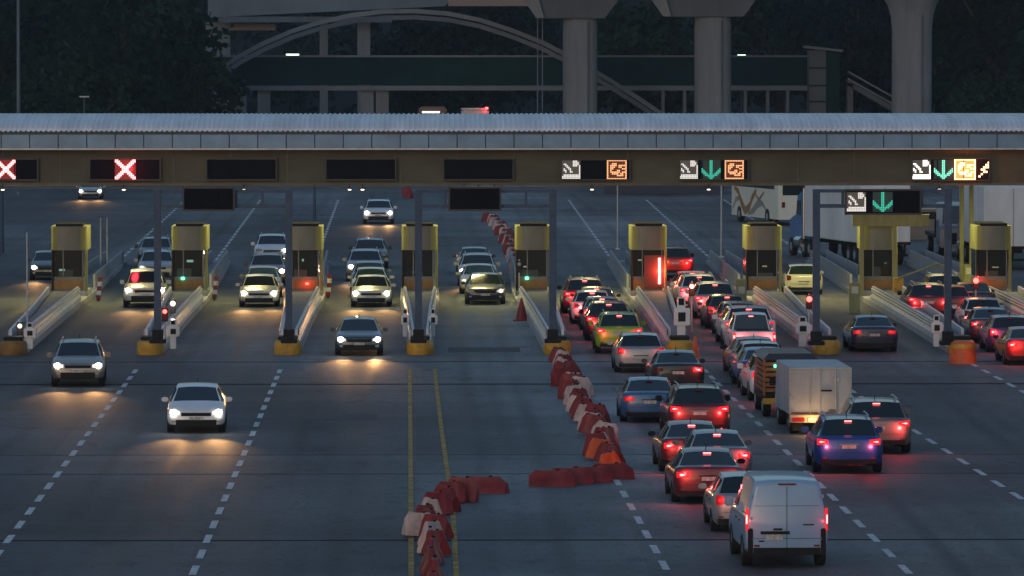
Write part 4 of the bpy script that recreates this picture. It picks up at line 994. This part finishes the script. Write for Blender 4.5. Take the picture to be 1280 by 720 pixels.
# striped delineators leaning at booths (red white)
for px, py, lab in ((268,375,'red and white leaning delineator board beside the green lamp booth'),(410,372,'red leaning delineator board beside the booth with small red lamp'),(123,376,'red and white delineator board beside the leftmost booth')):
    x, y = P(px, py, 0); t = empty('delineator_board', (x,y,0), 0, lab, 'delineator', 'red white boards at the booth feet')
    m = MB(); m.box(-.05,.05,-.3,.3,0,.06); m.build('foot', TRIM, t)
    for k in range(5):
        m = MB(); m.box(-.10+k*.02,.10+k*.02,-.02,.02,.06+k*.2,.26+k*.2); m.build('stripe', REDP if k % 2 == 0 else PAINT_W, t)

# ------------------------------------------------------------------ posts, walls beyond
def pole(px, py0, pytop, r, label, name='lamp_post', mat=None, d=None, z0=0, cap=True):
    if d is None: x, d = P(px, py0)
    else: x = X(px, d)
    zt = Z(pytop, d); t = empty(name, (x, d, 0), 0, label, 'post')
    m = MB(); m.tube((0,0,0),(0,0,zt),r*1.2,r*.8,n=10); m.build('shaft', mat or GALV, t, smooth=40)
    m = MB(); m.box(-r*2.4,r*2.4,-r*2.4,r*2.4,0,.08); m.build('base_plate', mat or GALV, t)
pole(772,312,228,.05,'thin pale pole beyond the canopy between the sixth booth and the white lane dashes')
pole(902,322,228,.06,'thin grey pole beyond the canopy left of the white coach')
pole(393,276,228,.09,'dark pole beyond the canopy above the third booth', mat=DKBLUE)
pole(3,318,228,.09,'dark blue post at the left edge of the photo', mat=DKBLUE)
pole(34,434,290,.035,'thin pale rod standing on the leftmost island', name='marker_rod')
pole(126,345,272,.05,'left one of two thin pale rods right of the leftmost booth', name='marker_rod')
pole(134,345,272,.05,'right one of two thin pale rods right of the leftmost booth', name='marker_rod')
# low pale wall at far left, dark cars / vehicles far
x0, x1 = X(-30,480), X(143,480)
t = empty('roadside_wall', ((x0+x1)/2,480,0), 0, 'pale concrete wall far beyond the canopy at the left', 'wall')
m = MB(); m.box(-(x1-x0)/2,(x1-x0)/2,0,.3,0,1.3); m.build('panel', CONC2, t)
m = MB(); m.box(-(x1-x0)/2,(x1-x0)/2,-.05,.35,1.3,1.38); m.build('coping', GALV, t)
x0, x1 = X(757,455), X(905,455)
t = empty('low_building', ((x0+x1)/2,455,0), 0, 'low dark blue building with small windows far beyond the canopy right of centre', 'building')
hw = (x1-x0)/2
m = MB(); m.box(-hw,hw,0,5,0,2.8); m.build('wall', PA['navy'], t)
for k in range(7):
    m = MB(); xx = -hw+.8+k*(2*hw-1.6)/6; m.box(xx-.32,xx+.32,-.03,0,.95,1.9); f = m.build('window', CONC2, t); m = MB(); m.box(xx-.25,xx+.25,-.05,-.03,1.02,1.83); m.build('pane', BGLASS, f)
m = MB(); m.box(-hw-.2,hw+.2,-.3,5.2,2.8,3.0); m.build('roof', CONCD, t)
t = empty('roadside_hut', (X(1148,352),352,0), 0, 'brownish flat hut with dark window band beyond the yellow portal', 'hut')
m = MB(); m.box(-1.0,1.2,0,4,0,1.75); m.build('wall', pm('hut_wall',(.24,.19,.16),.7,nscale=2,namt=.2), t)
m = MB(); m.box(-1.0,1.2,-.03,0,1.2,1.6); m.build('window', BGLASS, t)
m = MB(); m.box(-1.1,1.3,-.1,4.1,1.75,1.9); m.build('roof', GALV, t)
# far kerb strip and dark hedge under the canopy slot
tag(MB().box(-60,60,470,471,0,.16).build('kerb', CONCD), kind='structure')

# ------------------------------------------------------------------ background: viaduct, walkway, arch, trees
DB = 560.0
def bz(py, d=DB): return Z(py, d)
VG = 'concrete piers of the elevated road'
def pier(px, w_, d, label, captop=None, pyc=22, flare=False):
    x = X(px, d); r = w_*d/F/2; zt = Z(pyc, d); t = empty('viaduct_pier', (x, d, 0), 0, label, 'pier', VG)
    m = MB(); rr = []
    zs = [(0,1),(zt-.01,1)] if not flare else [(0,1),(zt-3.2,1),(zt-2.0,1.06),(zt-1.0,1.22),(zt,1.6)]
    for z, k in zs:
        rr.append([(r*k*(abs(math.cos(a))**.8)*(1 if math.cos(a)>0 else -1), r*k*.9*(abs(math.sin(a))**.8)*(1 if math.sin(a)>0 else -1), z) for a in [2*math.pi*q/28 for q in range(28)]])
    m.loft(rr); m.build('shaft', CONC, t, smooth=30)
    m = MB(); m.tube((r*1.02*.45,-r*.88,0),(r*1.02*.45,-r*.88,zt-.3),.09,n=8); m.build('drain_pipe', CONCD, t)
    if captop:
        a, b = captop; xa, xb_ = X(a,d)-x, X(b,d)-x
        m = MB(); m.prism([(xa+1.2,zt),(xb_-1.2,zt),(xb_,zt+1.6),(xb_,zt+4.0),(xa-.4,zt+4.0),(xa,zt+1.8)], 'y', -1.8, 1.8); m.build('pier_cap', CONCD, t, bevel=.06)
        m = MB(); m.prism([(xa+.9,zt+.03),(xa+1.6,zt+.03),(xa+.5,zt+3.9),(xa-1.0,zt+3.9),(xa-.2,zt+1.6)], 'y', -2.3, -1.81); m.build('lit_cap_end', CONC, t)  # light on the cap's left face is put in as paler concrete
pier(725,43,541,'concrete pier left of centre under the first hammerhead cap',(657,772),23)
pier(891,46,541,'concrete pier in the middle of three under the second hammerhead cap',(815,945),21)
pier(1140,50,530,'rightmost concrete pier with a flared top',None,-8,True)
# elevated road deck overhead (mostly above the frame)
t = empty('elevated_road', (0,541,0), 0, 'elevated road deck along the top edge of the photo', 'bridge')
zt = Z(21,541)+4.05
m = MB(); m.box(X(560,541),60,-6,6,zt,zt+1.6); m.build('deck', CONCD, t)
m = MB(); m.box(X(560,541),60,-6.3,-6.003,zt+.2,zt+2.4); m.build('parapet', CONC, t)
# ramp abutment at upper left
t = empty('ramp_viaduct', (0,590,0), 0, 'grey concrete ramp viaduct in the upper left behind the tree', 'bridge')
d = 590
m = MB(); m.prism([(X(262,d),Z(22,d)),(X(556,d),Z(8,d)),(X(575,d),Z(-14,d)),(X(262,d),Z(-14,d))], 'y', -3, 6); m.build('box_girder', pm('ramp_light',(.13,.17,.21),.8,nscale=.25,namt=.25,streak=(1,1,.3)), t)
m = MB(); m.box(X(275,d),X(490,d),-3.6,-3.003,Z(28,d),Z(21,d)); m.build('edge_beam', CONCD, t)
m = MB(); m.box(X(258,d),X(288,d),-1,3,0,Z(28,d)-.01); m.build('abutment_column', CONC, t)
for a, b in ((400,410),(447,463)):
    m = MB(); m.box(X(a,d),X(b,d),-1,1,0,Z(24,d)); m.build('column', CONC, t)
m = MB(); m.box(X(288,d),X(345,d),-1.5,-1.0,Z(38,d),Z(30,d)); m.build('cross_beam', pm('beam_tan',(.26,.2,.17),.8), t)
m = MB(); m.box(X(560,d),X(662,d),-4.5,4,Z(8,d),Z(-10,d)); m.build('tan_girder', MATS['beam_tan'], t)
# arch footbridge
d = 553
t = empty('arch_bridge', (0,d,0), 0, 'pale steel arch curving over the dark walkway', 'bridge')
ap = [(280,84),(300,70),(330,54),(365,39),(400,28),(440,19),(480,14.5),(520,14),(560,17),(600,25),(640,38),(680,54),(720,75),(760,99),(800,124),(832,146),(870,172)]
m = MB(); rr = []
for k in range(len(ap)):
    x, z = X(ap[k][0],d), Z(ap[k][1],d); a = ap[max(0,k-1)]; b = ap[min(len(ap)-1,k+1)]
    dx, dz = b[0]-a[0], -(b[1]-a[1]); L = math.hypot(dx,dz); nx, nz = -dz/L, dx/L; h = .20
    rr.append([(x+nx*h,-.35,z+nz*h),(x-nx*h,-.35,z-nz*h),(x-nx*h,.35,z-nz*h),(x+nx*h,.35,z+nz*h)])
m.loft(rr); m.build('arch_rib', ARCHM, t, smooth=20)
m = MB(); m.loft([[(p[0]+.35*0, p[1]+3.2, p[2]-.55) for p in r_] for r_ in rr]); m.build('rear_arch_rib', ARCHM, t, smooth=20)
# covered walkway (dark teal)
d = 558
t = empty('covered_walkway', (0,d,0), 0, 'long dark teal covered footbridge crossing behind the canopy', 'footbridge')
m = MB(); m.box(X(262,d),X(1010,d),0,3,Z(106,d),Z(70.5,d)); m.build('side_panel', TEAL, t)
m = MB(); m.box(X(258,d),X(1014,d),-.12,-.003,Z(71.5,d),Z(69,d)); m.build('top_rail', ARCHM, t)
m = MB(); m.box(X(258,d),X(1014,d),-.3,3.2,Z(113,d),Z(107,d)); m.build('deck_beam', ARCHM, t)
xs = [829,856,880,932,957,962+25,]
for px in (300,330,459,478,829,856,932,960,985):
    big = px < 500; w_ = 16 if big else 4
    m = MB(); m.box(X(px-w_/2,d),X(px+w_/2,d),.2,1.2,0,Z(113,d)-.003); m.build('support_column', CONC if big else ARCHM, t)
m = MB()
for px in range(268,1010,9): m.box(X(px,d)-.03,X(px,d)+.03,-.06,-.001,Z(105,d),Z(72,d))
m.build('panel_ribs', TEAL, t)
# stair tower
t = empty('stair_tower', (X(1028,d),d-3,0), 0, 'dark stair tower with slanted roof at the right end of the walkway', 'tower')
dd = d-3; hw = 19*dd/F
m = MB(); m.box(-hw,hw*.1,0,3,0,Z(63,dd)); m.build('stair_shaft', CONCD, t)
m = MB(); m.box(hw*.1+.01,hw,0,3,0,Z(66,dd)); m.build('glazed_side', TEAL, t)
m = MB(); m.prism([(-hw-.4,Z(57,dd)),(hw*1.2,Z(62,dd)),(hw*1.2,Z(65,dd)),(-hw-.4,Z(60,dd))], 'y', -.4, 3.4); m.build('roof', ARCHM, t)
m = MB()
for py in (85,107,127): m.box(-hw-.02,hw*.1,-.06,-.001,Z(py+1,dd),Z(py-1,dd))
m.build('landing_edge', TEAL, t)
t = empty('staircase', (X(1090,d),d-4,0), 0, 'sloping stair flight running down right from the stair tower', 'stairs')
dd = d-4
for o in (0, 9):
    m = MB(); x0 = X(1060,dd)-t.location.x; x1 = X(1170,dd)-t.location.x
    m.prism([(x0,Z(88+o,dd)),(x1,Z(150+o,dd)),(x1,Z(152.5+o,dd)),(x0,Z(90.5+o,dd))], 'y', 0, .15); m.build('handrail', ARCHM, t)
m = MB(); m.prism([(x0,Z(100,dd)),(x1,Z(163,dd)),(x1,Z(170,dd)),(x0,Z(107,dd))], 'y', .2, 2.4); m.build('stair_flight', CONCD, t)
m = MB(); m.box(x1-.6,x1+1.0,.2,2.4,0,Z(163,dd)); m.build('stair_support', CONCD, t); m = MB(); m.box(x0,x0+.5,.2,2.4,0,Z(104,dd)); m.build('stair_support', CONCD, t)
# small far lamps
for px, py, w_, lab in ((366,68,16,'dash of pale light on top of the walkway at left'),(927,69,10,'dash of pale light on the walkway right of the middle pier'),(106,120.5,12,'faint pale lamp in front of the dark left tree')):
    dd = 563 if px > 200 else 500; t = empty('street_lamp', (X(px,dd),dd,0), 0, lab, 'lamp', 'far street lamps')
    m = MB(); m.tube((0,0,0),(0,0,Z(py,dd)),.07,n=8); m.build('pole', DKBLUE, t)
    m = MB(); hw = w_*dd/F/2; m.box(-hw,hw,-.15,.1,Z(py+1,dd),Z(py-.6,dd)); m.build('lamp_head', LAMP_FAR if px > 200 else em('lamp_faint',(.8,1,.9),.05), t)
pole(24,0,-6,.15,'tall bare lamp mast rising in the dark upper left corner', d=500, mat=ARCHM)
pole(672,0,-6,.06,'left one of two thin masts crossing the arch left of the first pier', d=540, mat=ARCHM, name='mast')
pole(678,0,-6,.06,'right one of two thin masts crossing the arch left of the first pier', d=540, mat=ARCHM, name='mast')
# vehicles just peeking over the roof
for px, py, c_, lab in ((541,134,'brown','brown truck roof peeking over the canopy below the arch'),(594,137,'silver','grey truck roof with a red roof lamp peeking over the canopy')):
    dd = 520; x = X(px,dd); zt = Z(py,dd); t = empty('box_truck', (x,dd,0), 0, lab, 'truck', 'trucks far behind the canopy')
    m = MB(); m.box(-1.2,1.2,2.0,8,1.0,zt); m.build('cargo_box', PA[c_], t, bevel=.15)
    m = MB(); m.prism([(0,.6),(0,2.0),(.5,2.9),(1.9,2.9),(1.9,.6)], 'x', -1.15, 1.15); m.build('cab', PA[c_], t, bevel=.06)
    if px > 590:
        m = MB(); m.cbox(1.0,1.95,zt+.1,.26,.14,.18); m.build('roof_lamp', LAMP_R, t); light('lamp_light','POINT',t,(1.0,1.6,zt+.15),25,(1,.02,.05),size=.1)
        m = MB(); m.box(-1.2,.8,1.9,2.0,zt,zt+.12); m.build('roof_rack', GALV, t)
    else:
        m = MB(); m.box(-.9,.6,1.92,2.0,zt-.5,zt-.38); m.build('marker_strip', LAMP_FAR, t)
    wheel_pair(t, 1.0, 1.2, .5); wheel_pair(t, 6.5, 1.2, .5)
# hillside and wood
m = MB(); rows = []
rh = random.Random(3)
for i in range(9):
    y = 640+i*32; row = []
    for j in range(61):
        x = -300+j*10; row.append((x, y, -1+ (i**1.25)*6.5 + 3*math.sin(j*.5+i)+rh.uniform(-1.5,1.5) if i else -1))
    rows.append(row)
m.loft(rows, cap=False, closed=False); tag(m.build('hillside', pm('hill_ground',(.006,.012,.013),.95,nscale=.03,namt=.5), smooth=60), kind='structure')
def leaf_mesh(seed, n_cl, n_leaf, rx, ry, rz_, cl, ls, mb=None, c=(0,0,0)):
    r_ = random.Random(seed); m = mb or MB()
    for _ in range(n_cl):
        while True:
            p = Vector((r_.uniform(-1,1), r_.uniform(-1,1), r_.uniform(-1,1)))
            if .35 < p.length < 1: break
        ctr = Vector((p.x*rx+c[0], p.y*ry+c[1], p.z*rz_+c[2])); cr = cl*r_.uniform(.6,1.3)
        for _ in range(n_leaf):
            q = Vector((r_.gauss(0,.5), r_.gauss(0,.5), r_.gauss(0,.38)))*cr + ctr
            u = Vector((r_.gauss(0,1), r_.gauss(0,1), r_.gauss(0,1))).normalized(); v = u.orthogonal().normalized(); s = ls*r_.uniform(.6,1.4)
            v2 = u.cross(v)
            m.add([q-v*s, q+v2*s*.6, q+v*s, q-v2*s*.6], [(0,1,2,3)])
    return m
def make_tree(seed, h, r, mat):
    t = empty('broadleaf_tree'); r_ = random.Random(seed)
    m = MB(); m.tube((0,0,0),(.2,0,h*.35),r*.07,r*.05,n=9)
    for k in range(6):
        a = k*1.05+r_.random(); m.tube((.2,0,h*(.28+.03*k)),(math.cos(a)*r*.7,math.sin(a)*r*.7,h*(.55+.06*k)),r*.035,r*.012,n=6)
    m.tube((.2,0,h*.35),(0,0,h*.85),r*.05,r*.015,n=7); m.build('trunk', BARK, t)
    leaf_mesh(seed, 64, 75, r, r*.8, h*.36, r*.26, .34, c=(0,0,h*.62)).build('crown', mat, t)
    return t
TP = [make_tree(21, 15, 6.5, FOL[0]), make_tree(22, 13, 5.5, FOL[1]), make_tree(23, 11, 5, FOL[2])]
tq = [(0,155,530,1.25,'big dark tree filling the upper left behind the canopy'),(1,75,545,1.2,'dark tree left of the big one, right of the bare mast'),(2,215,536,1.2,'lighter green tree against the ramp viaduct'),(1,8,560,1.35,'dark tree at the upper left corner behind the bare mast'),(2,110,520,.85,'low bushy tree in front of the two dark left trees'),
      (1,1200,560,1.25,'dark tree right of the rightmost pier'),(0,1262,548,1.3,'dark tree in the upper right corner'),(2,1235,525,.75,'low tree at the right between the two dark ones'),(0,975,600,1.35,'dark tree behind the walkway between the middle and right piers'),(1,1065,585,1.4,'dark tree behind the stair tower'),(2,800,600,1.3,'dark greenish tree seen between the left and middle piers'),(0,610,610,1.2,'dark tree seen beneath the arch right half'),(1,545,612,1.1,'dark tree seen beneath the arch crown'),(2,20,515,.7,'low shrubby tree at the foot of the bare mast')]
tobs = []
seen = set()
for (k, px, d, s, lab) in tq:
    tobs.append(TP[k] if k not in seen else copy_tree(TP[k])); seen.add(k)
for o, (k, px, d, s, lab) in zip(tobs, tq):
    o.location = (X(px,d), d, 0); o.scale = (s,s,s); o.rotation_euler = (0,0,random.uniform(0,6)); tag(o, lab, 'tree', 'trees behind the toll plaza')
m = MB(); rw = random.Random(5)
for k in range(420):
    x = rw.uniform(-75,125); y = rw.uniform(645,760); zg = max(0,(y-640)/32)**1.25*6.5
    leaf_mesh(1000+k, 5, 22, 3.6, 3, 3.4, 1.6, .6, mb=m, c=(x, y, zg+3.5))
tag(m.build('distant_woodland', FOL[1]), 'dark wooded hillside behind everything', 'woodland', kind='stuff')

# ------------------------------------------------------------------ dusk haze
hz = MB().box(-325,325,-40,915,-1.2,96)
mh = bpy.data.materials.new('haze_air'); mh.use_nodes = True; n = mh.node_tree.nodes; n.clear()
o_ = n.new('ShaderNodeOutputMaterial'); v_ = n.new('ShaderNodeVolumePrincipled')
v_.inputs['Color'].default_value = (.86,.94,1,1); v_.inputs['Density'].default_value = .00012; v_.inputs['Anisotropy'].default_value = .3
mh.node_tree.links.new(v_.outputs[0], o_.inputs['Volume'])
tag(hz.build('haze', mh), 'thin blue dusk haze over the whole plaza', 'haze', kind='stuff')
sc.cycles.volume_bounces = 0
